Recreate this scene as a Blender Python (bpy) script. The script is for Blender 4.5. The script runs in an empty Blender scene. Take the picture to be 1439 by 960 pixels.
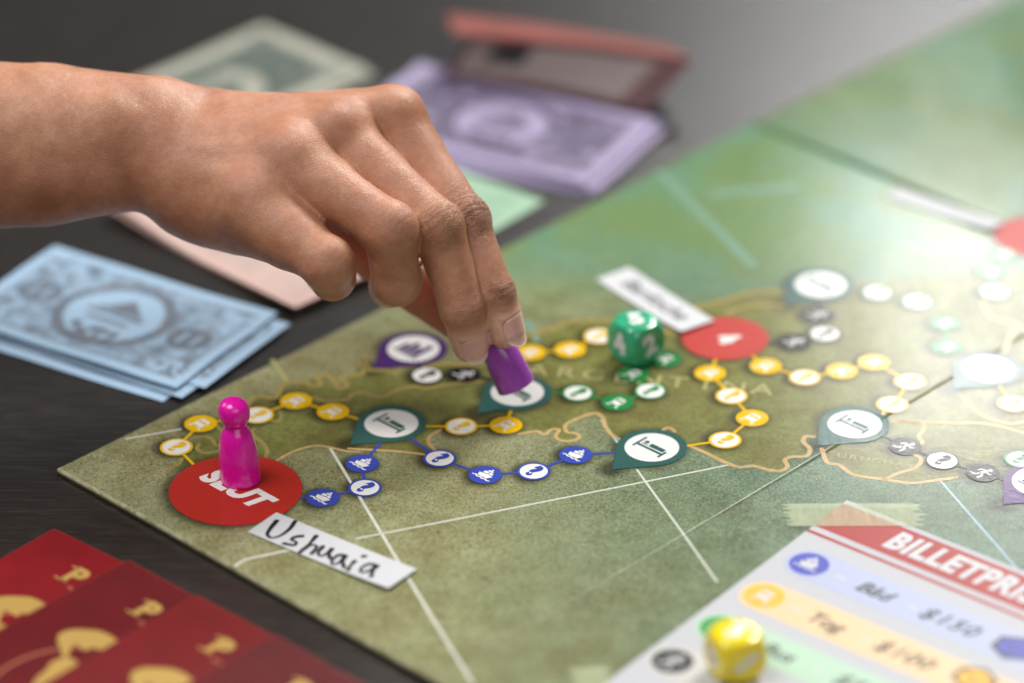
import bpy, math, random
import numpy as np
from mathutils.geometry import tessellate_polygon
from mathutils import Vector, noise as mnoise

random.seed(7); np.random.seed(7)
scene = bpy.context.scene
col = scene.collection
MM = 0.001

# ---------------------------------------------------------------- camera
F_PX, W_PX, H_PX = 5377.0, 1439.0, 960.0
PITCH = math.radians(29.4987)
DIST = 1250.465                                   # mm from the lens to the board at the frame centre
CAM = np.array([0.0, -DIST * math.cos(PITCH), DIST * math.sin(PITCH)])
RX = np.array([1.0, 0, 0]); RY = np.array([0, math.sin(PITCH), math.cos(PITCH)]); RZ = np.array([0, -math.cos(PITCH), math.sin(PITCH)])
cd = bpy.data.cameras.new('camera'); cam = bpy.data.objects.new('camera', cd); col.objects.link(cam)
cam.location = CAM * MM; cam.rotation_euler = (math.pi / 2 - PITCH, 0, 0)
cd.sensor_width = 36; cd.lens = 36 * F_PX / W_PX; cd.clip_start = 0.05; cd.clip_end = 50
cd.dof.use_dof = True; cd.dof.focus_distance = 1.174; cd.dof.aperture_fstop = 3.3; cd.dof.aperture_blades = 9
scene.camera = cam

# ---------------------------------------------------------------- light
world = bpy.data.worlds.new('World'); scene.world = world; world.use_nodes = True
bg = world.node_tree.nodes['Background']; bg.inputs[0].default_value = (0.95, 0.97, 1.0, 1); bg.inputs[1].default_value = 0.13

def area_light(name, loc, target, sx, sy, power, color):
    l = bpy.data.lights.new(name, 'AREA'); l.shape = 'RECTANGLE'; l.size = sx; l.size_y = sy; l.energy = power; l.color = color
    o = bpy.data.objects.new(name, l); col.objects.link(o); o.location = loc
    o.rotation_euler = (Vector(target) - Vector(loc)).to_track_quat('-Z', 'Y').to_euler()
    return o
area_light('far_window_light', (0.95, 2.85, 1.74), (0.1, 0.1, 0), 1.20, 0.32, 40, (1.0, 0.99, 0.97))
area_light('right_window_light', (1.15, 1.85, 2.15), (0, 0, 0), 0.8, 0.8, 118, (1.0, 0.975, 0.94))
area_light('left_window_light', (-1.8, 0.9, 1.3), (0, 0, 0), 0.8, 1.0, 17, (0.97, 0.985, 1.0))
area_light('front_fill_light', (0.7, -2.0, 1.5), (0, 0, 0.03), 1.6, 1.2, 17, (1.0, 0.98, 0.95))  # added fill behind the camera, brightens faces turned to the lens
area_light('ceiling_light', (-0.75, -0.30, 1.9), (0, 0.0, 0), 0.9, 0.9, 36, (1.0, 0.975, 0.95))

scene.view_settings.view_transform = 'Standard'; scene.view_settings.look = 'None'
scene.view_settings.exposure = -0.45; scene.view_settings.gamma = 1.0
scene.cycles.use_denoising = True

# ---------------------------------------------------------------- helpers
def srgb(r, g, b):
    f = lambda c: (c / 255 / 12.92) if c / 255 <= 0.04045 else ((c / 255 + 0.055) / 1.055) ** 2.4
    return (f(r), f(g), f(b), 1.0)

class NT:
    """small wrapper for building node materials"""
    def __init__(s, name):
        s.m = bpy.data.materials.new(name); s.m.use_nodes = True; s.t = s.m.node_tree; s.n = s.t.nodes
        s.b = s.n['Principled BSDF']; s.tc = None
    def node(s, typ, **kw):
        n = s.n.new(typ)
        for k, v in kw.items(): setattr(n, k, v)
        return n
    def link(s, a, b): s.t.links.new(a, b)
    def put(s, sock, v):
        if hasattr(v, 'is_linked') or hasattr(v, 'links'): s.link(v, sock)
        else: sock.default_value = v
    def coord(s, scale=(1, 1, 1), rot=(0, 0, 0), kind='Object'):
        if s.tc is None: s.tc = s.node('ShaderNodeTexCoord')
        mp = s.node('ShaderNodeMapping'); s.link(s.tc.outputs[kind], mp.inputs[0])
        mp.inputs['Scale'].default_value = scale; mp.inputs['Rotation'].default_value = rot
        return mp.outputs[0]
    def noise(s, co, scale, detail=3, rough=0.5, dist=0.0):
        n = s.node('ShaderNodeTexNoise'); s.link(co, n.inputs['Vector'])
        n.inputs['Scale'].default_value = scale; n.inputs['Detail'].default_value = detail
        n.inputs['Roughness'].default_value = rough; n.inputs['Distortion'].default_value = dist
        return n.outputs['Fac']
    def ramp(s, fac, *stops):
        r = s.node('ShaderNodeValToRGB'); s.link(fac, r.inputs[0]); e = r.color_ramp.elements
        while len(e) < len(stops): e.new(0.5)
        for i, (p, c) in enumerate(stops):
            e[i].position = p; e[i].color = c if len(c) == 4 else (*c, 1)
        return r.outputs[0]
    def val(s, fac, lo, hi, a=0.0, b=1.0):
        n = s.node('ShaderNodeMapRange'); s.put(n.inputs[0], fac)
        for i, v in enumerate((lo, hi, a, b)): n.inputs[i + 1].default_value = v
        return n.outputs[0]
    def mix(s, fac, a, b, mode='MIX'):
        n = s.node('ShaderNodeMix', data_type='RGBA', blend_type=mode)
        s.put(n.inputs[0], fac); s.put(n.inputs[6], a); s.put(n.inputs[7], b)
        return n.outputs[2]
    def math(s, op, a, b=0.0):
        n = s.node('ShaderNodeMath', operation=op); s.put(n.inputs[0], a); s.put(n.inputs[1], b); return n.outputs[0]
    def attr(s, name):
        n = s.node('ShaderNodeAttribute'); n.attribute_name = name; return n.outputs['Fac']
    def bump(s, h, strength, dist, prev=None):
        n = s.node('ShaderNodeBump'); s.link(h, n.inputs['Height']); n.inputs['Strength'].default_value = strength
        n.inputs['Distance'].default_value = dist
        if prev is not None: s.link(prev, n.inputs['Normal'])
        return n.outputs[0]
    def set(s, **kw):
        for k, v in kw.items(): s.put(s.b.inputs[k.replace('_', ' ')], v)
        return s.m

ORG = {}                                           # world origin (mm) of every object made here
def empty(name, loc, label, cat, group=None):
    o = bpy.data.objects.new(name, None); col.objects.link(o); o.empty_display_size = 0.01
    o.location = np.array(loc) * MM; ORG[o] = np.array(loc, float); tag(o, label, cat, group); return o
def tag(o, label, cat, group=None, kind=None):
    if label: o['label'] = label
    if cat: o['category'] = cat
    if group: o['group'] = group
    if kind: o['kind'] = kind
    return o
def mk(name, V, F, mats, parent=None, loc=None, smooth=False, mi=None, attrs=None):
    """one mesh object from world coordinates in millimetres"""
    V = np.asarray(V, float)
    org = ORG[parent] if parent is not None else np.array(loc if loc is not None else (0, 0, 0), float)
    me = bpy.data.meshes.new(name); me.from_pydata((V - org) * MM, [], F if isinstance(F, list) else F.tolist())
    for m in (mats if isinstance(mats, (list, tuple)) else [mats]): me.materials.append(m)
    if mi is not None: me.polygons.foreach_set('material_index', np.asarray(mi, 'i'))
    me.polygons.foreach_set('use_smooth', np.full(len(me.polygons), smooth))
    if attrs:
        for k, a in attrs.items():
            at_ = me.attributes.new(k, 'FLOAT', 'POINT'); at_.data.foreach_set('value', np.asarray(a, 'f'))
    me.update()
    o = bpy.data.objects.new(name, me); col.objects.link(o)
    if parent is not None: o.parent = parent
    else: o.location = org * MM
    ORG[o] = org
    return o

# pixel of the photograph + height -> point of the place (mm)
def un(x, y, z=0.0):
    d = RX * (x - W_PX / 2) + RY * (H_PX / 2 - y) - RZ * F_PX
    return CAM + d * ((z - CAM[2]) / d[2])

# ---------------------------------------------------------------- board frame: u along the long edge, v across
TABLE_Z = -2.2
CORNER = un(80, 658)
TH = math.radians(45.9); UD = np.array([math.cos(TH), math.sin(TH)]); VD = np.array([math.sin(TH), -math.cos(TH)])
SEAM_U, SEAM_V = 326.0, 166.3
def board_z(u, v):
    u = np.asarray(u, float); v = np.asarray(v, float)
    a = np.where(u <= SEAM_U, 3.4 * np.clip(u / SEAM_U, 0, 1) ** 1.5, 3.4 * np.clip(1 - (u - SEAM_U) / 620, 0, 1))
    b = np.where(v <= SEAM_V, 0.7 * np.clip(v / SEAM_V, 0, 1) ** 5, 0.7 * np.clip(1 - (v - SEAM_V) / 200, 0, 1) ** 1.2)
    w = 0.22 * np.sin(u * 0.021 + 1.0) * np.sin(v * 0.027 + 0.4)                     # slight warp of old card
    return a + b + w
def to_world(u, v, off=0.0):
    u = np.asarray(u, float); v = np.asarray(v, float)
    return np.stack([CORNER[0] + u * UD[0] + v * VD[0], CORNER[1] + u * UD[1] + v * VD[1], board_z(u, v) + off], -1)
def to_uv(x, y):
    z = 0.0
    for _ in range(4):
        d = (un(x, y, z) - CORNER)[:2]; u, v = d @ UD, d @ VD; z = float(board_z(u, v))
    return u, v
def vu(x, y):
    u, v = to_uv(x, y); return np.array([v, u])     # drawing frame on the board: x = v, y = u

# ---------------------------------------------------------------- flat shapes (drawing frame, mm)
class Shapes:
    def __init__(s): s.V = []; s.F = []; s.L = []; s.M = []
    def tri(s, pts, faces, level, m):
        n = len(s.V); s.V += [tuple(p[:2]) for p in pts]; s.L += [level] * len(pts)
        s.F += [tuple(i + n for i in f) for f in faces]; s.M += [m] * len(faces)
    def poly(s, pts, level, m, holes=()):
        loops = [[Vector((p[0], p[1], 0)) for p in pts]] + [[Vector((p[0], p[1], 0)) for p in h] for h in holes]
        flat = [p for l in loops for p in l]
        tr = []
        for f in tessellate_polygon(loops):
            a, b, c = (flat[i] for i in f)
            ar = (b.x - a.x) * (c.y - a.y) - (c.x - a.x) * (b.y - a.y)
            tr.append(tuple(f) if ar > 0 else (f[0], f[2], f[1]))
        s.tri([(p.x, p.y) for p in flat], tr, level, m)
    def disc(s, c, r, level, m, n=40):
        pts = [c] + [(c[0] + r * math.cos(t), c[1] + r * math.sin(t)) for t in np.linspace(0, 2 * math.pi, n, endpoint=False)]
        s.tri(pts, [(0, i + 1, (i + 1) % n + 1) for i in range(n)], level, m)
    def ring(s, c, r0, r1, level, m, n=48, a0=0, a1=2 * math.pi):
        t = np.linspace(a0, a1, n); pts = []
        for a in t: pts += [(c[0] + r0 * math.cos(a), c[1] + r0 * math.sin(a)), (c[0] + r1 * math.cos(a), c[1] + r1 * math.sin(a))]
        s.tri(pts, [(2 * i, 2 * i + 1, 2 * i + 3, 2 * i + 2) for i in range(n - 1)], level, m)
    def stroke(s, pts, w, level, m, step=1.5, taper=False, smooth=False):
        P = np.array(pts, float)
        if smooth and len(P) > 2: P = catmull(P)
        d = np.r_[0, np.cumsum(np.hypot(*np.diff(P, axis=0).T))]
        n = max(2, int(d[-1] / step) + 1); t = np.linspace(0, d[-1], n)
        Q = np.stack([np.interp(t, d, P[:, 0]), np.interp(t, d, P[:, 1])], 1)
        T = np.gradient(Q, axis=0); T /= np.maximum(np.hypot(*T.T), 1e-9)[:, None]; N = np.stack([-T[:, 1], T[:, 0]], 1)
        ww = np.full(n, w / 2)
        if taper: ww *= 0.55 + 0.6 * np.abs(np.sin(np.linspace(0.7, 2.2, n) + w)) * np.linspace(1.05, 0.8, n)
        pp = np.empty((2 * n, 2)); pp[0::2] = Q - N * ww[:, None]; pp[1::2] = Q + N * ww[:, None]
        s.tri(pp, [(2 * i, 2 * i + 2, 2 * i + 3, 2 * i + 1) for i in range(n - 1)], level, m)
        if taper or smooth:
            s.disc(Q[0], ww[0], level, m, 10); s.disc(Q[-1], ww[-1], level, m, 10)
    def text(s, body, size, level, m, c=(0, 0), ang=0.0, bold=0.0, shear=0.0, sx=1.0, spacing=1.0, align='CENTER'):
        cu = bpy.data.curves.new('t', 'FONT'); cu.body = body; cu.size = 1; cu.offset = bold; cu.shear = shear
        cu.space_character = spacing; cu.align_x = align; cu.align_y = 'CENTER'; cu.resolution_u = 4; cu.fill_mode = 'FRONT'
        o = bpy.data.objects.new('t', cu); me = o.to_mesh()
        ca, sa = math.cos(ang), math.sin(ang); pts = []
        for v in me.vertices:
            x, y = v.co.x * size * sx, v.co.y * size
            pts.append((c[0] + x * ca - y * sa, c[1] + x * sa + y * ca))
        fs = [tuple(p.vertices) for p in me.polygons if p.area > 1e-9]
        o.to_mesh_clear(); bpy.data.objects.remove(o); bpy.data.curves.remove(cu)
        s.tri(pts, fs, level, m)
    def xf(s, fn):
        s.V = [tuple(fn(p)) for p in s.V]; return s
    def add(s, other, fn, level):
        n = len(s.V); s.V += [tuple(fn(p)) for p in other.V]; s.L += [l + level for l in other.L]
        s.F += [tuple(i + n for i in f) for f in other.F]; s.M += other.M
    def on_board(s, name, mats, parent, base=0.0, lift=0.035):
        A = np.array(s.V); P = to_world(A[:, 1], A[:, 0], base); P[:, 2] += np.array(s.L) * lift
        return mk(name, P, s.F, mats, parent, mi=s.M)
    def on_plane(s, name, mats, parent, org, ex, ey, base=0.0, lift=0.035, zf=None):
        A = np.array(s.V); P = np.array(org)[None] + A[:, :1] * np.array(ex)[None] + A[:, 1:] * np.array(ey)[None]
        P[:, 2] += base + np.array(s.L) * lift
        if zf is not None: P[:, 2] += zf(A[:, 0], A[:, 1])
        return mk(name, P, s.F, mats, parent, mi=s.M)

def catmull(P, k=6):
    P = np.asarray(P, float); out = []
    Q = np.vstack([2 * P[0] - P[1], P, 2 * P[-1] - P[-2]])
    for i in range(1, len(Q) - 2):
        for t in np.linspace(0, 1, k, endpoint=False):
            p0, p1, p2, p3 = Q[i - 1], Q[i], Q[i + 1], Q[i + 2]
            out.append(0.5 * (2 * p1 + (p2 - p0) * t + (2 * p0 - 5 * p1 + 4 * p2 - p3) * t * t + (3 * p1 - p0 - 3 * p2 + p3) * t ** 3))
    out.append(P[-1]); return np.array(out)

# ---------------------------------------------------------------- materials
ROUGH = 0.125
def grain(nt, amp=0.5):
    """emboss of the laminated board: fine linen grain"""
    co = nt.coord((1000, 1000, 1000))
    n1 = nt.noise(co, 0.55, 4, 0.65); n2 = nt.noise(co, 2.6, 2, 0.6)
    b = nt.bump(n1, 0.10 * amp, 0.0006); return nt.bump(n2, 0.16 * amp, 0.00022, b)
def print_mat(name, c, rough=ROUGH, amp=0.5, vary=0.10):
    nt = NT(name); co = nt.coord((1000, 1000, 1000))
    n = nt.noise(co, 0.7, 4, 0.7)
    dk = tuple(x * (1 - 2.0 * vary) for x in c[:3]) + (1,); lt = tuple(min(1, x * (1 + vary)) for x in c[:3]) + (1,)
    return nt.set(Base_Color=nt.ramp(n, (0.3, dk), (0.7, lt)), Roughness=rough, Specular_IOR_Level=0.22, Normal=grain(nt, amp))
def plain(name, c, rough=0.6, vary=0.06, scale=0.4, bump=0.0):
    nt = NT(name); co = nt.coord((1000, 1000, 1000)); n = nt.noise(co, scale, 4, 0.6)
    dk = tuple(x * (1 - vary) for x in c[:3]) + (1,); lt = tuple(min(1, x * (1 + vary)) for x in c[:3]) + (1,)
    nt.set(Specular_IOR_Level=0.35, Base_Color=nt.ramp(n, (0.3, dk), (0.7, lt)), Roughness=rough)
    if bump: nt.set(Normal=nt.bump(nt.noise(co, scale * 5, 3, 0.6), bump, 0.0002))
    return nt.m

def board_material():
    nt = NT('board_print'); co = nt.coord((1000, 1000, 1000))
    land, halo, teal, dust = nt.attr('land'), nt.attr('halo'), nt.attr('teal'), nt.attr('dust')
    big = nt.noise(co, 0.018, 5, 0.6, 0.6); mid = nt.noise(co, 0.09, 5, 0.65); fine = nt.noise(co, 0.7, 6, 0.75)
    grit = nt.noise(nt.coord((1000, 700, 1000), (0, 0, 0.5)), 1.5, 4, 0.75)
    sea = nt.mix(nt.val(mid, 0.38, 0.66), srgb(138, 131, 92), srgb(162, 162, 124))
    sea = nt.mix(nt.val(big, 0.40, 0.62, 0.0, 0.4), sea, srgb(132, 146, 108))
    tl = nt.mix(nt.val(mid, 0.35, 0.65), srgb(80, 104, 80), srgb(100, 128, 102))
    tl = nt.mix(nt.val(big, 0.42, 0.66, 0.0, 0.6), tl, srgb(94, 130, 116))
    sea = nt.mix(teal, sea, tl); up = nt.mix(nt.val(big, 0.42, 0.6), srgb(112, 142, 90), srgb(102, 146, 120)); sea = nt.mix(nt.math('MULTIPLY', nt.attr('green'), 0.85), sea, up)
    ld = nt.mix(nt.val(mid, 0.36, 0.64), srgb(112, 110, 58), srgb(130, 134, 76))
    ld = nt.mix(nt.val(big, 0.45, 0.66, 0, 0.5), ld, srgb(112, 104, 64))
    c = nt.mix(land, sea, ld)
    c = nt.mix(nt.val(fine, 0.42, 0.60, 0.0, 0.40), c, nt.mix(1.0, c, srgb(150, 146, 122), 'MULTIPLY'))
    c = nt.mix(nt.math('MULTIPLY', nt.val(grit, 0.54, 0.68), dust), c, srgb(60, 56, 34))
    c = nt.mix(nt.math('MULTIPLY', nt.val(grit, 0.46, 0.28), nt.math('MULTIPLY', dust, 0.7)), c, srgb(182, 182, 146))
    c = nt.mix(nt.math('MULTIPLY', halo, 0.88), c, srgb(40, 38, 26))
    wear = nt.noise(co, 0.35, 6, 0.75)
    edge = nt.attr('edge')
    c = nt.mix(nt.math('MULTIPLY', edge, nt.val(wear, 0.42, 0.56)), c, srgb(196, 186, 156))
    r = nt.val(nt.noise(nt.coord((1000, 260, 1000), (0, 0, math.radians(-40))), 0.035, 5, 0.6, 0.8), 0.34, 0.66, ROUGH - 0.03, ROUGH + 0.05)
    return nt.set(Base_Color=c, Roughness=r, Specular_IOR_Level=0.22, Normal=grain(nt, 0.55))

def wood_material():
    nt = NT('dark_stained_wood'); co = nt.coord((55, 900, 300), (0, 0, math.radians(38)))
    g = nt.noise(co, 1.0, 7, 0.68, 0.5); co2 = nt.coord((1000, 1000, 1000)); blot = nt.noise(co2, 0.012, 4, 0.6)
    fib = nt.noise(nt.coord((130, 3400, 800), (0, 0, math.radians(38))), 1.0, 3, 0.6)
    c = nt.ramp(g, (0.36, srgb(7, 6, 6)), (0.50, srgb(24, 21, 19)), (0.66, srgb(58, 49, 43)))
    c = nt.mix(nt.val(blot, 0.4, 0.65, 0, 0.4), c, srgb(36, 31, 28))
    spk = nt.noise(co2, 0.9, 2, 0.5); c = nt.mix(nt.val(spk, 0.76, 0.80, 0.0, 0.35), c, srgb(150, 145, 138))
    b = nt.bump(g, 0.12, 0.0005); b = nt.bump(fib, 0.12, 0.00025, b)
    return nt.set(Base_Color=c, Roughness=nt.val(g, 0.3, 0.7, 0.36, 0.28), Normal=b, Specular_IOR_Level=0.35, Coat_Weight=0.7, Coat_Roughness=0.24, Coat_IOR=1.65, Coat_Normal=b)

M_WHITE = print_mat('print_white', srgb(226, 226, 222), vary=0.03)
M_YEL = print_mat('print_yellow', srgb(226, 182, 14), vary=0.05)
M_BLUE = print_mat('print_blue', srgb(58, 76, 168), vary=0.05)
M_GRN = print_mat('print_green', srgb(40, 128, 66), vary=0.06)
M_BLK = print_mat('print_black', srgb(34, 33, 32), vary=0.08)
M_TEAL = print_mat('print_teal', srgb(52, 92, 88), vary=0.05)
M_PUR = print_mat('print_purple', srgb(76, 42, 104), vary=0.05)
M_RED = print_mat('print_red', srgb(178, 46, 36), rough=0.30, amp=0.35, vary=0.03)
M_TAN = print_mat('print_tan', srgb(192, 164, 112), vary=0.14)
M_TAND = print_mat('print_olive_tan', srgb(158, 142, 84), vary=0.14)
M_PALE = print_mat('print_pale_line', srgb(206, 208, 196), vary=0.10)
M_BLUELINE = print_mat('print_blue_line', srgb(160, 190, 206), vary=0.06)
M_FAINT = print_mat('print_faint_blue_line', srgb(122, 154, 134), vary=0.08)
M_LETTER = print_mat('print_map_lettering', srgb(166, 162, 110), vary=0.10)
M_CREAM = print_mat('print_cream', srgb(232, 224, 206), vary=0.03)

# ================================================================ SETTING: the table
def make_table():
    nx, ny = 2, 2
    X0, X1, Y0, Y1 = -900, 900, -420, 1500
    V = []; F = []
    top = [(X0, Y0), (X1, Y0), (X1, Y1), (X0, Y1)]
    for z in (TABLE_Z, TABLE_Z - 30): V += [(x, y, z) for x, y in top]
    F = [(0, 1, 2, 3), (7, 6, 5, 4), (0, 4, 5, 1), (1, 5, 6, 2), (2, 6, 7, 3), (3, 7, 4, 0)]
    o = mk('table_top', V, F, wood_material(), loc=(0, 0, TABLE_Z - 30)); o['kind'] = 'structure'
    o['label'] = 'dark stained wooden table top with fine grain under everything'
make_table()

# ================================================================ GAME BOARD
Z1 = lambda s, ox, oy, pts: [(ox + x / s, oy + y / s) for x, y in pts]
a1 = lambda *p: Z1(4.797, 220, 480, p)
a2 = lambda *p: Z1(4.3625, 380, 440, p)
a3 = lambda *p: Z1(3.426, 640, 380, p)
a4 = lambda *p: Z1(3.426, 920, 540, p)
a6 = lambda *p: Z1(5.139, 820, 570, p)
a7 = lambda *p: Z1(5.33, 830, 360, p)
a8 = lambda *p: Z1(2.4, 1240, 320, p)
COAST = [  # traced border and coast lines: (pixels, width mm, material key)
    (a1((75, 880), (100, 850), (150, 825), (170, 790)), 1.3, 'd'),
    (a1((285, 690), (275, 728), (330, 752), (400, 742), (445, 728)), 1.3, 'd'),
    (a1((250, 648), (330, 640), (375, 662), (400, 700), (440, 690)), 1.2, 'd'),
    (a1((400, 555), (425, 592), (485, 622)), 1.2, 'd'),
    (a1((655, 590), (640, 610), (665, 645), (720, 690), (746, 740), (738, 775)), 1.4, 'd'),
    (a1((835, 478), (842, 515), (815, 540), (775, 530)), 1.1, 'd'),
    (a1((620, 425), (640, 385), (700, 370), (800, 380), (830, 330), (850, 298), (900, 275), (1000, 280), (1060, 300), (1105, 290),
        (1090, 245), (1130, 222), (1172, 240), (1200, 270), (1228, 318), (1270, 312), (1280, 282), (1240, 255), (1300, 220), (1380, 222), (1402, 172), (1375, 150), (1412, 105)), 1.9, 'd'),
    (a2((560, 290), (585, 330), (620, 350), (700, 352), (765, 368), (800, 340)), 1.8, 'd'),
    (a2((262, 515), (330, 540), (470, 530), (500, 500), (580, 490), (640, 512), (700, 510), (760, 480), (870, 450), (960, 462), (1080, 440), (1180, 430), (1290, 420)), 1.6, 'd'),
    (a2((950, 330), (1050, 310), (1160, 318), (1280, 320)), 2.6, 'd'),
    (a3((300, 320), (400, 300), (490, 272), (560, 246), (700, 240), (780, 240), (900, 262), (1010, 290), (1060, 310)), 2.0, 'd'),
    (a7((700, 400), (850, 368), (1000, 330), (1150, 282), (1250, 266), (1400, 258)), 2.2, 'd'),
    (a7((1030, 440), (1080, 402), (1200, 372), (1330, 365), (1439, 372)), 2.0, 'd'),
    (a1((815, 800), (900, 752), (1000, 716), (1080, 703), (1160, 712), (1280, 740), (1360, 742)), 1.1, 't'),
    (a2((480, 832), (640, 840), (800, 850), (945, 868)), 1.1, 't'),
    (a2((1005, 838), (970, 792), (982, 752), (1040, 718)), 1.3, 't'),
    (a3((310, 788), (390, 775), (430, 792), (460, 768), (500, 768), (482, 800), (520, 822), (580, 816), (598, 795), (570, 784), (535, 778), (530, 745), (570, 722), (640, 694), (682, 690), (710, 710), (722, 752), (750, 790), (785, 812)), 1.3, 't'),
    (a6((572, 185), (590, 165), (630, 163), (660, 190)), 1.2, 't'),
    (a6((770, 292), (900, 350), (1000, 400), (1060, 425), (1130, 446), (1220, 436), (1300, 455), (1360, 475)) +
     a4((550, 410), (600, 419), (640, 397), (626, 366), (660, 350), (730, 346), (747, 312), (715, 277), (728, 250), (765, 254)), 1.5, 't'),
    (a4((805, 312), (830, 376), (890, 390), (960, 436), (1110, 460), (1240, 476), (1380, 460), (1450, 448)), 1.5, 't'),
    (a4((1110, 460), (1170, 430), (1255, 402), (1283, 362), (1240, 330), (1250, 300), (1290, 282), (1272, 250), (1296, 215), (1278, 184), (1150, 178)), 1.4, 't'),
    (a8((60, 655), (140, 655), (240, 660), (350, 662), (490, 695)), 1.5, 't'),
    (a8((265, 565), (330, 628), (420, 660), (480, 655)), 1.5, 't'),
    (a8((452, 325), (430, 375), (410, 420)), 1.6, 't'), (a8((340, 250), (365, 300), (450, 325), (490, 350)), 1.6, 't'),
]
land_px = ([(238, 662), (255, 646), (285, 600), (330, 575), (352, 565), (370, 556), (385, 558), (395, 545), (425, 538), (450, 530), (475, 545), (500, 525), (512, 508),
            (525, 516), (560, 522), (620, 514), (690, 512), (735, 470), (780, 460), (806, 452), (870, 450), (940, 462), (960, 438), (1020, 420), (1080, 409), (1160, 400), (1260, 392), (1500, 380), (1900, 300),
            (2100, 900), (1500, 690)] + a4((1439, 448), (1380, 460), (1240, 476), (1110, 460), (960, 436), (890, 390), (830, 376), (805, 312), (765, 254), (728, 250), (715, 277), (747, 312), (730, 346), (660, 350), (626, 366), (640, 397), (600, 419), (550, 410))
           + [(1084, 662), (1060, 655), (1020, 648), (970, 627), (930, 604), (868, 616)] + a3((750, 790), (722, 752), (710, 710), (682, 690), (640, 694), (530, 745), (598, 795), (520, 822), (460, 768), (390, 775), (310, 788))
           + [(660, 600), (616, 605), (602, 621), (609, 632), (593, 638), (494, 631), (445, 627), (391, 646), (374, 641), (330, 660), (280, 660)])

# route spots: (px, py, line colour, kind)
SPOTS = {}
def S(k, x, y, c, kind): SPOTS[k] = (x, y, c, kind)
for k, x, y, c, kind in [
    ('y1', 248, 629, 'y', 'q'), ('y2', 282, 596, 'y', 'train'), ('y3', 362, 584, 'y', 'q'), ('y4', 416, 564, 'y', 'train'), ('y5', 468, 579, 'y', 'train'),
    ('b1', 509, 652, 'b', 'ship'), ('b2', 513, 686, 'b', 'q'), ('b3', 454, 700, 'b', 'ship'),
    ('b4', 618, 645, 'b', 'q'), ('b5', 682, 668, 'b', 'ship'), ('b6', 750, 663, 'b', 'q'), ('b7', 809, 640, 'b', 'ship'),
    ('y6', 648, 600, 'y', 'q'), ('y7', 711, 598, 'y', 'train'),
    ('g1', 812, 553, 'g', 'q'), ('g2', 868, 566, 'g', 'bus'), ('g3', 914, 550, 'g', 'q'), ('g4', 890, 526, 'g', 'bus'), ('g5', 936, 505, 'g', 'bus'),
    ('y8', 1019, 619, 'y', 'q'), ('y9', 1057, 588, 'y', 'train'), ('y10', 1028, 557, 'y', 'q'), ('y11', 998, 525, 'y', 'train'),
    ('y12', 745, 496, 'y', 'train'), ('y13', 801, 492, 'y', 'train'), ('y14', 842, 473, 'y', 'q'),
    ('y15', 1076, 515, 'y', 'train'), ('y16', 1131, 531, 'y', 'q'), ('y17', 1183, 522, 'y', 'train'), ('y18', 1228, 510, 'y', 'train'), ('y19', 1279, 537, 'y', 'q'), ('y20', 1254, 569, 'y', 'q'),
    ('k1', 1117, 481, 'k', 'walk'), ('k2', 1159, 470, 'k', 'q'), ('k3', 1150, 443, 'k', 'walk'),
    ('k4', 1272, 628, 'k', 'walk'), ('k5', 1324, 648, 'k', 'q'), ('k6', 1381, 665, 'k', 'walk'),
    ('k7', 600, 528, 'k', 'q'), ('k8', 653, 527, 'k', 'walk'),
    ('g6', 1233, 412, 'g', 'q'), ('g7', 1289, 425, 'g', 'q'), ('g8', 1328, 455, 'g', 'bus'), ('g9', 1331, 488, 'g', 'bus'), ('g10', 1398, 411, 'g', 'q'), ('g11', 1393, 383, 'g', 'bus'), ('g12', 1412, 357, 'g', 'bus'),
    ('g13', 1434, 646, 'g', 'q'), ('y21', 1424, 568, 'y', 'q')]: S(k, x, y, c, kind)
PINS = [(550, 596, 't', True), (916, 629.5, 't', True), (727, 552, 't', True), (1201, 597, 't', True), (1153, 401, 't', True), (1389, 519, 't', True), (581, 491, 'p', False), (1461, 678, 'p', False)]
REDS = [(331, 689, 20.4), (1019, 476, 14.2), (1456, 333, 14.2)]
ROUTES = [('y', [(272, 653), 'y1', 'y2', 'y3', 'y4', 'y5', (520, 594)]), ('b', [(545, 612), 'b1', 'b2', 'b3', (415, 700)]), ('b', [(570, 612), 'b4', 'b5', 'b6', 'b7', (870, 636)]),
          ('y', [(580, 599), 'y6', 'y7', (722, 565)]), ('g', [(750, 553), 'g1', 'g2', 'g3', 'g4', 'g5']), ('y', [(950, 629), 'y8', 'y9', 'y10', 'y11', (1010, 495)]),
          ('y', ['y12', 'y13', 'y14', (905, 462)]), ('y', [(1045, 490), 'y15', 'y16', 'y17', 'y18', 'y19', 'y20', (1232, 590)]),
          ('k', [(1060, 485), 'k1', 'k2', 'k3', (1152, 412)]), ('k', [(1240, 612), 'k4', 'k5', 'k6', (1439, 684)]), ('k', [(585, 510), 'k7', 'k8', (700, 535)]),
          ('g', ['g6', 'g7']), ('g', ['g8', 'g9']), ('g', ['g10', 'g11', 'g12']), ('y', [(1395, 530), 'y21'])]

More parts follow.
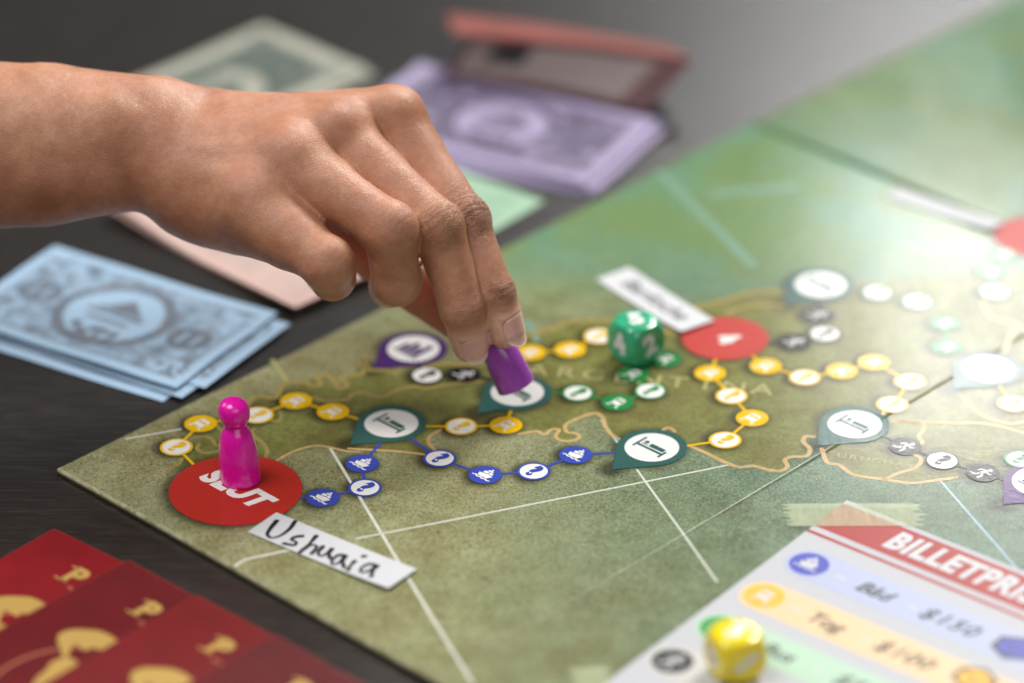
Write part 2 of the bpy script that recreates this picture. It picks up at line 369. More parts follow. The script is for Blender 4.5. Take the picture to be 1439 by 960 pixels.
def glyph(kind):
    """printed symbols, drawing frame, spot radius = 1; material 0 = symbol"""
    g = Shapes()
    if kind == 'q': g.text('?', 1.75, 0, 0, c=(0, 0.0), bold=0.07)
    elif kind == 'ship':
        g.poly([(-0.42, -0.30), (0.34, -0.30), (0.56, 0.10), (0.08, 0.20), (0.04, 0.14), (-0.56, 0.04)], 0, 0)
        g.poly([(-0.36, 0.14), (0.0, 0.20), (0.0, 0.42), (-0.36, 0.42)], 0, 0); g.poly([(0.06, 0.24), (0.40, 0.19), (0.34, 0.42), (0.06, 0.42)], 0, 0)
        g.poly([(-0.22, 0.47), (0.22, 0.47), (0.18, 0.62), (-0.18, 0.62)], 0, 0); g.poly([(-0.08, 0.66), (0.08, 0.66), (0.06, 0.80), (-0.06, 0.80)], 0, 0)
        g.stroke([(-0.72, -0.42), (-0.5, -0.36), (-0.3, -0.46), (-0.08, -0.38), (0.12, -0.47), (0.34, -0.39), (0.56, -0.46), (0.7, -0.40)], 0.11, 0, 0, step=0.05, smooth=True)
    elif kind in ('train', 'bus'):
        w = 0.42 if kind == 'train' else 0.36
        o = [(-w, -0.34), (w, -0.34), (w, 0.40), (w - 0.12, 0.54), (-w + 0.12, 0.54), (-w, 0.40)]
        g.poly(o, 0, 0, holes=[[(-w + .1, 0.05), (-w + .1, 0.34), (-0.04, 0.34), (-0.04, 0.05)], [(0.04, 0.05), (0.04, 0.34), (w - .1, 0.34), (w - .1, 0.05)]])
        g.poly([(-w, -0.42), (-w + 0.18, -0.42), (-w + 0.02, -0.66), (-w - 0.16, -0.66)], 0, 0); g.poly([(w - 0.18, -0.42), (w, -0.42), (w + 0.16, -0.66), (w - 0.02, -0.66)], 0, 0)
    elif kind == 'walk':
        g.disc((0.20, 0.56), 0.15, 0, 0, 14)
        g.stroke([(0.08, 0.36), (-0.10, -0.08)], 0.24, 0, 0, step=0.1, smooth=True); g.stroke([(0.08, 0.34), (0.34, 0.12), (0.52, 0.20)], 0.12, 0, 0, step=0.05, smooth=True)
        g.stroke([(0.02, 0.36), (-0.28, 0.30), (-0.42, 0.08)], 0.12, 0, 0, step=0.05, smooth=True)
        g.stroke([(-0.08, -0.06), (0.16, -0.30), (0.10, -0.66)], 0.15, 0, 0, step=0.05, smooth=True); g.stroke([(-0.12, -0.06), (-0.26, -0.40), (-0.62, -0.46)], 0.15, 0, 0, step=0.05, smooth=True)
    elif kind == 'bed':
        bar = lambda x0, y0, x1, y1: g.poly([(x0, y0), (x1, y0), (x1, y1), (x0, y1)], 0, 0)
        bar(-0.66, -0.36, -0.56, 0.40); bar(0.56, -0.36, 0.66, 0.10); bar(-0.555, -0.20, 0.555, -0.08)
        bar(-0.16, -0.02, 0.52, 0.20); g.disc((-0.37, 0.16), 0.10, 0, 0, 16); bar(-0.50, -0.02, -0.20, 0.03)
    elif kind == 'town':
        for x, w, h in ((-0.5, 0.2, 0.5), (-0.25, 0.22, 0.8), (0.02, 0.2, 0.6), (0.27, 0.24, 0.95)): g.poly([(x, -0.4), (x + w, -0.4), (x + w, -0.4 + h), (x + w / 2, -0.3 + h), (x, -0.4 + h)], 0, 0)
        g.stroke([(-0.62, -0.48), (0.62, -0.48)], 0.08, 0, 0, step=0.1)
    return g
GL = {k: glyph(k) for k in ('q', 'ship', 'train', 'bus', 'walk', 'bed', 'town')}

def in_poly(P, poly):
    x, y = P[:, 0], P[:, 1]; c = np.zeros(len(P), bool); n = len(poly); j = n - 1
    for i in range(n):
        xi, yi = poly[i]; xj, yj = poly[j]
        if yi != yj: c ^= ((yi > y) != (yj > y)) & (x < (xj - xi) * (y - yi) / (yj - yi) + xi)
        j = i
    return c
def seg_dist(P, a, b):
    a = np.array(a); d = np.array(b) - a; h = np.clip(((P - a) @ d) / (d @ d), 0, 1); return np.hypot(*(P - a - h[:, None] * d).T)
sm = lambda x, a, b: (lambda t: t * t * (3 - 2 * t))(np.clip((x - a) / (b - a), 0, 1))

def make_board():
    root = empty('game_board', to_world(0, 0) + [0, 0, -2.2], 'folding board with a printed green travel map, creased into four glossy panels', 'game board')
    mat = board_material()
    land_vu = [vu(*p) for p in land_px]
    spot_vu = [vu(x, y) for x, y, c, k in SPOTS.values()]
    routes = [[vu(*(SPOTS[p][:2] if isinstance(p, str) else p)) for p in r] for _, r in ROUTES]
    # four panels, the gaps are the folds
    for (u0, u1, v0, v1, st) in ((0, SEAM_U - 0.45, 0, SEAM_V - 0.004, 1.0), (0, SEAM_U - 0.45, SEAM_V + 0.004, 332.6, 1.0),
                                 (SEAM_U + 0.45, 652, 0, SEAM_V - 0.004, 2.5), (SEAM_U + 0.45, 652, SEAM_V + 0.004, 332.6, 2.5)):
        nu, nv = int((u1 - u0) / st) + 1, int((v1 - v0) / st) + 1
        us, vs = np.linspace(u0, u1, nu), np.linspace(v0, v1, nv)
        Ug, Vg = np.meshgrid(us, vs, indexing='ij'); P2 = np.stack([Vg.ravel(), Ug.ravel()], 1)
        # rolled rim
        e = np.minimum.reduce([Ug - u0, u1 - Ug, (Vg - v0) if v0 < 1 else Vg - v0 + 1.05, (v1 - Vg) if v1 > 300 else v1 - Vg + 1.05]); drop = -0.35 * np.clip(1 - e / 1.2, 0, 1) ** 2
        T = to_world(Ug.ravel(), Vg.ravel()); T[:, 2] += drop.ravel()
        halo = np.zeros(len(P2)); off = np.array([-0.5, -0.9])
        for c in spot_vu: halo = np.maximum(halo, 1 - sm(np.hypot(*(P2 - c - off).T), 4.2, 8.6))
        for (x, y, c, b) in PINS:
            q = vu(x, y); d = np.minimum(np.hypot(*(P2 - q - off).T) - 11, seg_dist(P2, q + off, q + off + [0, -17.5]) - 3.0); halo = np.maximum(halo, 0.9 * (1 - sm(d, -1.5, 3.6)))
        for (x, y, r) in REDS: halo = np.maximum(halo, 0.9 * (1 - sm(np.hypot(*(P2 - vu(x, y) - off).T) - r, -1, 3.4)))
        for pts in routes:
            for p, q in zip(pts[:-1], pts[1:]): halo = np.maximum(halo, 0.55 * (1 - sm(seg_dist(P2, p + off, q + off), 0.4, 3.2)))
        land = in_poly(P2, land_vu).astype(float).reshape(nu, nv)
        for _ in range(2):
            land[1:-1, 1:-1] = (land[1:-1, 1:-1] * 2 + land[:-2, 1:-1] + land[2:, 1:-1] + land[1:-1, :-2] + land[1:-1, 2:]) / 6
        land = land.ravel()
        X = T[:, 0]; Y = T[:, 1]
        teal = np.maximum(sm(X, -40, 110) * 0.95, sm(Y, 30, 120) * 0.85); teal = np.where(u0 > 300, 0.75, teal)
        green = sm(Y, 0, 75) * (0.55 + 0.45 * (u0 < 300)); dust = (1 - 0.75 * land) * (0.9 - 0.55 * sm(Y, -20, 60))
        edge = (1 - sm(e, 0.0, 1.1)).ravel() * 1.0
        if v0 > 100: edge = np.maximum(edge, 0.35 * (1 - sm(Vg - v0, 0, 0.6)).ravel())
        edge = np.where((np.minimum(SEAM_U - Ug, 9e9) ** 2 < 4).ravel(), 0, edge)
        idx = np.arange(nu * nv).reshape(nu, nv)
        F = np.stack([idx[:-1, :-1], idx[1:, :-1], idx[1:, 1:], idx[:-1, 1:]], -1).reshape(-1, 4)[:, ::-1]
        loop = np.r_[idx[:, 0], idx[-1, 1:], idx[-2::-1, -1], idx[0, -2:0:-1]]
        Bt = T[loop].copy(); Bt[:, 2] = board_z(Ug.ravel()[loop], Vg.ravel()[loop]) - 2.18
        n = len(T); m = len(loop); k = np.arange(m); sk = np.stack([loop, n + k, n + (k + 1) % m, loop[(k + 1) % m]], 1)[:, ::-1]
        V = np.vstack([T, Bt]); z = np.zeros(m)
        Fl = F.tolist() + sk.tolist() + [(n + k).tolist()]
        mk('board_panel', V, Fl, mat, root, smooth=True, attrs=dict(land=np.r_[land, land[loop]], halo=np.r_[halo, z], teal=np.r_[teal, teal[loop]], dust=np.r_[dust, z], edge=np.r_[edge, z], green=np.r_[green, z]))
    # printed lines of the map
    for pts, w, k in COAST:
        s = Shapes(); s.stroke([vu(*p) for p in pts], w, 0, 0, step=0.8, smooth=True)
        s.on_board('border_line', [M_TAN if k == 't' else M_TAND], root, 0.05)
    for pts, w, m in [([(464, 630), (505, 698), (665, 962)], 1.0, M_PALE), ([(500, 757), (760, 706), (1026, 653)], 0.75, M_PALE), ([(895, 660), (1008, 818)], 0.75, M_PALE), ([(330, 797), (336, 790), (350, 785), (440, 766)], 1.1, M_PALE),
                      ([(1322, 676), (1430, 800)], 0.7, M_BLUELINE), ([(382, 505), (405, 538)], 1.5, M_LETTER), ([(176, 617), (255, 603)], 0.8, M_PALE), ([(925, 240), (1060, 375)], 3.2, M_FAINT),
                      ([(1000, 272), (1120, 262)], 4, M_FAINT), ([(740, 450), (756, 480)], 2.4, M_FAINT), ([(845, 590), (868, 622)], 0.9, M_BLUELINE)]:
        s = Shapes(); s.stroke([vu(*p) for p in pts], w, 0, 0, step=2); s.on_board('graticule_line', [m], root, 0.015)
    cm = dict(y=M_YEL, b=M_BLUE, g=M_GRN, k=M_BLK)
    for ci, pts in zip(ROUTES, routes):
        s = Shapes()
        for p, q in zip(pts[:-1], pts[1:]): s.stroke([p, q], 1.0, 0, 0, step=3)
        s.on_board('route_line', [cm[ci[0]]], root, 0.10)
    for key, (x, y, c, kind) in SPOTS.items():
        q = vu(x, y); s = Shapes(); r = 5.15
        s.disc(q, r, 0, 0)
        if kind == 'q':
            s.disc(q, r * (0.84 if c != 'k' else 0.90), 1, 1); s.add(GL['q'], lambda p: q + np.array(p) * r * 0.9, 2)
            s.M = s.M[:80] + [0] * (len(s.M) - 80)
        else:
            s.add(GL[kind], lambda p: q + np.array(p) * r * 0.92, 1); s.M = s.M[:40] + [1] * (len(s.M) - 40)
        if key in ('g6', 'g7', 'g10'): pass
        s.on_board('route_spot', [cm[c], M_WHITE], root, 0.16)
    for (x, y, c, bed) in PINS:
        q = vu(x, y); r = 11.0; L = 18.2; al = math.acos(r / L)
        t = np.linspace(-math.pi / 2 + al, 1.5 * math.pi - al, 60)
        o = [q + r * np.array([math.cos(a), math.sin(a)]) for a in t] + [q + [0.25, -L + 0.3], q + [-0.25, -L + 0.3]]
        s = Shapes(); s.poly(o, 0, 0); s.disc(q, 8.5, 1, 1); n = len(s.M)
        s.add(GL['bed' if bed else 'town'], lambda p: q + np.array(p) * 8.6, 2); s.M = s.M[:n] + [0] * (len(s.M) - n)
        s.on_board('map_pin', [M_TEAL if c == 't' else M_PUR, M_WHITE], root, 0.16)
    for i, (x, y, r) in enumerate(REDS):
        q = vu(x, y); s = Shapes(); s.disc(q, r, 0, 0, 90)
        if i == 0: s.text('SLUT', 11.2, 1, 1, c=q + [-0.8, 0.4], bold=0.062, shear=0.22, sx=0.93, spacing=1.12)
        elif i == 1: s.text('4', 10, 1, 1, c=q + [0.3, 0], bold=0.06, shear=0.15)
        s.on_board('red_stop_circle', [M_RED, M_WHITE], root, 0.2)
    # country names
    for txt, p0, p1, size in (('ARGENTINA', (756, 521), (1071, 548), 9.5), ('URUGUAY', (1183, 641), (1280, 656), 4.0)):
        A, Bv = vu(*p0), vu(*p1); n = len(txt); ang = math.atan2(Bv[1] - A[1], Bv[0] - A[0])
        for i, ch in enumerate(txt):
            s = Shapes(); s.text(ch, size, 0, 0, c=A + (Bv - A) * i / (n - 1), ang=ang, bold=0.012 if size > 5 else 0.0, sx=1.15); s.on_board('map_letter', [M_LETTER], root, 0.09)
    return root
make_board()

# ================================================================ paper slips and price card on the board
def sheet(name, size, mat, parent, org, ex, ey, th=0.25, zf=None, nx=24, ny=8, base=0.0, corner=0.0):
    """thin solid sheet, lower-left corner at org; zf(x, y) bends it"""
    w, h = size; xs, ys = np.linspace(0, w, nx), np.linspace(0, h, ny); Xg, Yg = np.meshgrid(xs, ys, indexing='ij')
    if corner > 0:
        pass
    z = zf(Xg, Yg) if zf is not None else 0 * Xg
    P = np.array(org) + Xg[..., None] * np.array(ex) + Yg[..., None] * np.array(ey); P[..., 2] += z + base
    T = P.reshape(-1, 3) + [0, 0, th]; Bm = P.reshape(-1, 3)
    idx = np.arange(nx * ny).reshape(nx, ny); F = np.stack([idx[:-1, :-1], idx[1:, :-1], idx[1:, 1:], idx[:-1, 1:]], -1).reshape(-1, 4)
    loop = np.r_[idx[:, 0], idx[-1, 1:], idx[-2::-1, -1], idx[0, -2:0:-1]]; n = nx * ny; k = np.arange(len(loop)); k2 = (k + 1) % len(loop)
    sk = np.stack([n + loop[k], n + loop[k2], loop[k2], loop[k]], 1)
    Fs = np.vstack([F, F[:, ::-1] + n, sk]).tolist()
    return np.vstack([T, Bm]), Fs, (Xg.ravel(), Yg.ravel(), n)

M_PAPER = plain('white_paper', srgb(200, 201, 204), 0.5, 0.02, 0.3, 0.08); M_PAPER.node_tree.nodes['Principled BSDF'].inputs['Specular IOR Level'].default_value = 0.25
M_INK = plain('black_marker_ink', srgb(22, 20, 20), 0.4, 0.1)

def slip(c_px, label, strokes_px=None, text=None):
    C4 = []
    for p in c_px:
        u, v = to_uv(*p); C4.append(to_world(u, v))
    TL, BL, BR, TR = C4; ex = BR - BL; w = np.linalg.norm(ex); ex = ex / w; ex[2] = 0; ey = np.array([-ex[1], ex[0], 0]); h = np.linalg.norm(TL - BL)
    def zf(x, y):
        P = BL[None] + np.ravel(x)[:, None] * ex + np.ravel(y)[:, None] * ey; d = P[:, :2] - CORNER[:2]
        zz = board_z(d @ UD, d @ VD) + 0.32 + 2.2 * np.clip(np.ravel(x) / w - 0.35, 0, 1) ** 2 * np.clip(1 - np.ravel(y) / h * 0.5, 0, 1)
        return zz.reshape(np.shape(x)) - BL[2]
    V, F, _ = sheet('paper_slip', (w, h), M_PAPER, None, BL, ex, ey, 0.12, zf)
    o = mk('paper_slip', V, F, M_PAPER, loc=BL, smooth=False)
    tag(o, label, 'paper slip')
    s = Shapes()
    if strokes_px:
        loc = lambda p: (lambda q: ((q - BL) @ ex, (q - BL) @ ey))(to_world(*to_uv(*p)))
        for st in strokes_px: s.stroke([loc(p) for p in st], 1.7, 0, 0, step=0.18, taper=True, smooth=True)
    elif text: s.text(text, h * 0.62, 0, 0, c=(w * 0.5, h * 0.5), bold=0.012, shear=0.25, sx=1.0)
    if s.V: s.on_plane('handwriting', [M_INK], o, BL, ex, ey, 0.15, zf=zf)
    return o
zz = lambda *p: [(200 + x / 2.823, 520 + y / 2.823) for x, y in p]
USH = [zz((533, 604), (508, 634), (496, 658), (514, 671), (550, 661), (586, 634), (606, 606)),
       zz((634, 664), (606, 668), (592, 678), (610, 688), (602, 700), (562, 694)),
       zz((690, 664), (662, 696), (626, 728)), zz((640, 716), (668, 700), (692, 704), (684, 720), (672, 734)),
       zz((716, 706), (698, 730), (708, 744), (732, 734), (752, 716)), zz((752, 716), (742, 734), (744, 752)),
       zz((806, 744), (780, 740), (754, 760), (756, 778), (782, 770), (806, 744)), zz((806, 744), (796, 768), (800, 790)),
       zz((842, 766), (826, 784), (816, 802)), zz((877, 746), (884, 746)),
       zz((932, 786), (900, 778), (868, 796), (870, 812), (900, 806), (932, 786)), zz((932, 786), (916, 806), (908, 830))]
slip([(387, 721), (348, 749), (546, 832), (585, 802)], 'white paper slip handwritten Ushuaia beside the red circle reading SLUT', USH)
slip([(884, 377), (838, 394), (957, 471), (997, 452)], 'white paper slip with blurred handwriting behind the green die', text='Bariloche')
slip([(1259, 263), (1244, 277), (1392, 328), (1405, 314)], 'white paper slip lying along the fold of the board, washed out by window glare')

def price_card():
    c0 = to_world(*to_uv(1190, 705)); pl = to_world(*to_uv(835, 960)); prr = to_world(*to_uv(1439, 805))
    ex = prr - c0; ex[2] = 0; ex /= np.linalg.norm(ex); ey = np.array([-ex[1], ex[0], 0])       # ex along the header, ey up the card
    Wc, Hc = 150.0, 165.0; org = c0 - ey * Hc; org[2] = 0
    def zf(x, y):
        P = org[None] + np.ravel(x)[:, None] * ex + np.ravel(y)[:, None] * ey; d = P[:, :2] - CORNER[:2]
        return (board_z(d @ UD, d @ VD) + 0.3).reshape(np.shape(x))
    def loc(px, py):
        q = un(px, py, 1.4) - c0; return np.array([q[:2] @ ex[:2], q[:2] @ ey[:2]])          # x right, y (negative) down from the header corner
    root = empty('price_card', c0, 'white ticket price card headed BILLETPRISER, taped onto the map', 'price card')
    V, F, _ = sheet('c', (Wc, Hc), None, None, org, ex, ey, 0.3, zf, 50, 56); 
    mk('card', V, F, plain('card_stock', srgb(180, 181, 186), 0.5, 0.02, 0.3, 0.08), root)
    red = print_mat('card_red', srgb(160, 44, 38), 0.3, 0.3, 0.02)
    ci = [plain('card_' + n, c, 0.38, 0.02) for n, c in (('blue_band', srgb(166, 174, 200)), ('orange_band', srgb(218, 188, 146)), ('green_band', srgb(168, 198, 174)), ('grey_band', srgb(190, 188, 184)))]
    ic = [plain('icon_' + n, c, 0.38, 0.03) for n, c in (('blue', srgb(52, 64, 170)), ('yellow', srgb(226, 172, 14)), ('green', srgb(44, 146, 68)), ('black', srgb(30, 28, 28)))]
    top = lambda p: (p[0], p[1] + Hc)
    put = lambda s, n, m, b=0.33: s.xf(top).on_plane(n, m, root, org, ex, ey, b, 0.03, zf)
    def band(x0, x1, y0, y1, m, name, rnd=False, lvl=0.33):
        s = Shapes(); n = max(2, int((x1 - x0) / 3))
        xs = np.linspace(x0, x1, n); pts = [(x, y1) for x in xs] + [(x, y0) for x in xs]
        s.tri(pts, [(i + n, i + n + 1, i + 1, i) for i in range(n - 1)], 0, 0)
        if rnd:
            c = (x0, (y0 + y1) / 2); s.ring(c, 0.01, (y1 - y0) / 2, 0, 0, 20, math.pi / 2, 1.5 * math.pi)
        put(s, name, [m], lvl)
    # header geometry measured on the card
    ya = loc(1182, 711)[1]; yb = loc(1140, 741)[1]; yc = loc(1133, 744)[1]; yd = loc(1127, 748)[1]
    y_up = -2.2; y_lo = (loc(1140, 740)[1]); 
    band(0.02, Wc - 1, y_lo, y_up, red, 'header_band'); band(0.02, Wc - 1, y_lo - 4.1, y_lo - 2.6, red, 'header_rule')
    s = Shapes(); h0 = loc(1240, 772); hh = (y_up - y_lo)
    s.text('BILLETPRISER', hh * 0.84, 0, 0, c=(h0[0] - 1.0, (y_up + y_lo) / 2 - 0.1), bold=0.052, shear=0.14, sx=0.74, spacing=1.12, align='LEFT'); put(s, 'header_lettering', [M_PAPER], 0.40)
    rows = [((1137, 795), 'Båd', (1224, 836), '$150', (1332, 876), 'ship', (1425, 912)), ((1074, 839), 'Tog', (1158, 876), '$100', (1269, 921), 'train', (1370, 955)),
            ((1012, 883), 'Bus', (1093, 917), '$50', (1205, 962), 'bus', None), ((945, 929), 'Gå', (1030, 970), '$0', (1140, 1010), 'walk', None)]
    for i, (cpx, t1, p1, t2, p2, g, cube) in enumerate(rows):
        c = loc(*cpx); r = 6.0
        band(c[0], Wc - 6, c[1] - 7.6, c[1] + 7.6, ci[i], 'price_row', True)
        s = Shapes(); s.disc(c, r, 0, 0); s.add(GL[g], lambda p: c + np.array(p) * r * 0.9, 1); s.M = s.M[:40] + [1] * (len(s.M) - 40); put(s, 'row_icon', [ic[i], M_PAPER], 0.37)
        A, B2 = loc(*p1), loc(*p2); s = Shapes()
        s.text(t1, 7.6, 0, 0, c=(A[0], c[1] - 0.3), bold=0.018, shear=0.28); s.text(t2, 8.2, 0, 0, c=(B2[0], c[1] - 0.3), bold=0.016, shear=0.28, spacing=1.15); put(s, 'row_lettering', [M_INK], 0.37)
        for xm in (c[0] + 11.5, (A[0] + B2[0]) / 2 + 1.0, B2[0] + 17.5):
            s = Shapes(); s.stroke([(xm - 1.9, c[1] - 0.2), (xm + 1.9, c[1] - 0.2)], 0.9, 0, 0, step=1); put(s, 'row_dash', [M_PAPER], 0.37)
        if cube:
            q = loc(*cube); s = Shapes(); s.poly([q + np.array(p) * 6.2 for p in ((-1, -.5), (0, -1.05), (1, -.5), (1, .5), (0, 1.05), (-1, .5))], 0, 0)
            s.poly([q + np.array(p) * 5.3 for p in ((-.9, .48), (0, .02), (.9, .48), (0, .95))], 1, 1); s.poly([q + np.array(p) * 5.3 for p in ((-.92, .36), (-.06, -.1), (-.06, -.9), (-.92, -.44))], 1, 1)
            s.poly([q + np.array(p) * 5.3 for p in ((.92, .36), (.06, -.1), (.06, -.9), (.92, -.44))], 1, 1); put(s, 'cube_symbol', [plain('cube_line', srgb(66, 52, 30), 0.4), ic[i]], 0.37)
    return zf
price_card()

def tape(pL, pR, w, label):
    """torn strip of translucent masking tape lying over card and board"""
    nt = NT('pale_green_tape'); co = nt.coord((1000, 1000, 1000)); n = nt.noise(nt.coord((1000, 240, 1000)), 0.5, 4, 0.6)
    nt.set(Base_Color=nt.ramp(n, (0.3, srgb(196, 206, 160)), (0.7, srgb(216, 224, 184))), Roughness=0.35, Alpha=0.38, Normal=nt.bump(n, 0.5, 0.0004))
    A, B = un(*pL, 1.6), un(*pR, 1.6); ex = B - A; L = np.linalg.norm(ex); ex /= L; ey = np.array([-ex[1], ex[0], 0])
    rnd = np.random.RandomState(5); n_ = 17; ys = np.linspace(-w / 2, w / 2, n_)
    left = [(abs(((i * 0.37) % 1) - .5) * 7 + rnd.rand() * 2.2, y) for i, y in enumerate(ys)]; right = [(L - abs(((i * 0.29 + .2) % 1) - .5) * 7 - rnd.rand() * 2.2, y) for i, y in enumerate(ys)]
    nx = 30; V = []; F = []
    for (x0, y), (x1, _) in zip(left, right):
        for t in np.linspace(0, 1, nx):
            p = A + ex * (x0 + (x1 - x0) * t) + ey * y; d = p[:2] - CORNER[:2]; z = float(board_z(d @ UD, d @ VD))
            V.append((p[0], p[1], z + 0.86))
    for i in range(n_ - 1):
        for j in range(nx - 1): F.append((i * nx + j, i * nx + j + 1, (i + 1) * nx + j + 1, (i + 1) * nx + j))
    o = mk('tape_strip', V, F, nt.m, loc=A); tag(o, label, 'tape')
tape((1093, 727), (1304, 727), 12.5, 'torn pale green tape strip over the top corner of the price card')
tape((792, 953), (870, 951), 10.5, 'torn pale green tape strip under the lower edge of the price card, mostly hidden')

# ================================================================ pawns
def lathe(profile, n=64):
    pr = catmull(np.array(profile), 4); V = []; F = []
    for r, z in pr:
        for a in np.linspace(0, 2 * math.pi, n, endpoint=False): V.append((max(r, 0.002) * math.cos(a), max(r, 0.002) * math.sin(a), z))
    m = len(pr)
    for i in range(m - 1):
        for j in range(n): F.append((i * n + j, i * n + (j + 1) % n, (i + 1) * n + (j + 1) % n, (i + 1) * n + j))
    F.append(tuple(range(n))[::-1])
    return np.array(V), F
PAWN = [(5.2, 0.0), (5.75, 0.12), (5.95, 0.6), (5.95, 3), (5.85, 7), (5.55, 11), (5.0, 14.5), (4.2, 17.2), (3.2, 18.9), (2.85, 19.5), (3.2, 20.1), (3.95, 21.0), (4.5, 22.4), (4.68, 24.0), (4.45, 25.9), (3.7, 27.3), (2.4, 28.2), (1.0, 28.5), (0.0, 28.55)]
def paint_mat(name, c, dark):
    nt = NT(name); co = nt.coord((1000, 1000, 260)); n = nt.noise(co, 1.1, 4, 0.6); n2 = nt.noise(nt.coord((1000, 1000, 1000)), 0.35, 3, 0.5)
    return nt.set(Base_Color=nt.mix(nt.val(n, 0.2, 0.8), dark, c), Roughness=nt.val(n2, 0.3, 0.7, 0.16, 0.28), Normal=nt.bump(n2, 0.22, 0.0004, nt.bump(n, 0.10, 0.0002)), Coat_Weight=0.35, Coat_Roughness=0.12)
def pawn(base, axis, mat, label, shear=0.0):
    V, F = lathe(PAWN); V = V.copy()
    V[:, :2] *= 1.04; V[:, 0] -= shear * V[:, 2]
    z = np.array(axis, float); z /= np.linalg.norm(z); x = np.cross([0, 1, 0], z); x /= np.linalg.norm(x); y = np.cross(z, x)
    P = np.array(base) + V[:, :1] * x + V[:, 1:2] * y + V[:, 2:] * z
    o = mk('pawn', P, F, mat, loc=base, smooth=True); tag(o, label, 'pawn', 'game pawns')
    return o
u_, v_ = to_uv(338.5, 675); b0 = to_world(u_, v_, 0.24)
pawn(b0, (0, 0, 1), paint_mat('magenta_paint', srgb(250, 22, 186), srgb(236, 6, 166)), 'magenta wooden pawn standing on the red circle reading SLUT', 0.05)
PAWN_BASE = un(726, 543, 9.0); PAWN_AX = RX * -0.42 + RY * 0.86 + RZ * 0.27
pawn(PAWN_BASE, PAWN_AX, paint_mat('purple_paint', srgb(170, 80, 190), srgb(158, 70, 180)), 'purple wooden pawn pinched between thumb and fingertips')

# ================================================================ dice
def die(px, rot, mat, nums, label, z0=0.0):
    u, v = to_uv(*px); base = to_world(u, v, z0 + 0.2); a = 7.0; R = 9.6; n = 22
    root = empty('die', base, label, 'die', 'numbered dice')
    ca, sa = math.cos(rot), math.sin(rot); ex = np.array([ca, sa, 0]); ey = np.array([-sa, ca, 0]); ez = np.array([0, 0, 1.0]); ctr = base + [0, 0, a]
    V = []; F = []
    for (A, Bv, Cn) in ((ex, ey, ez), (ey, ex, -ez), (ey, ez, ex), (ez, ey, -ex), (ez, ex, ey), (ex, ez, -ey)):
        o0 = len(V); t = np.tan(np.linspace(-math.pi / 4, math.pi / 4, n)) * a
        for i in t:
            for j in t:
                p = A * i + Bv * j + Cn * a; l = np.linalg.norm(p)
                k = 1 / ((1 + (l / R) ** 24) ** (1 / 24)); V.append(ctr + p * k)
        for i in range(n - 1):
            for j in range(n - 1): F.append((o0 + i * n + j, o0 + (i + 1) * n + j, o0 + (i + 1) * n + j + 1, o0 + i * n + j + 1))
    mk('die_body', V, F, mat, root, smooth=True)
    num = plain('die_numeral_white', srgb(216, 218, 220), 0.4)
    for (A, Bv, Cn), (t, ang) in zip(((ex, ey, ez), (ex, ez, -ey), (-ey, ez, -ex), (ey, ez, ex)), nums):
        s = Shapes(); s.text(t, 9.6, 0, 0, bold=0.06, ang=ang)
        s.on_plane('numeral', [num], root, ctr + Cn * (a + 0.03), A, Bv, 0)
        s = None
    return root
def resin(name, c):
    nt = NT(name); n = nt.noise(nt.coord((1000, 1000, 1000)), 0.2, 3); dk = tuple(x * 0.85 for x in c[:3]) + (1,)
    return nt.set(Base_Color=nt.ramp(n, (0.35, dk), (0.65, c)), Roughness=0.16, Subsurface_Weight=0.25, Subsurface_Scale=0.004, Coat_Weight=0.4, Coat_Roughness=0.08)
die((893, 502), math.radians(40), resin('green_resin', srgb(52, 172, 126)), [('5', -0.5), ('2', 0.25), ('4', 0.25)], 'green resin die showing a five, standing in front of a paper slip')
die((1032, 948), math.radians(22), resin('yellow_resin', srgb(244, 220, 4)), [('3', -0.9), ('1', -1.0), ('6', 0.9)], 'yellow resin die resting on the price card', 0.75)

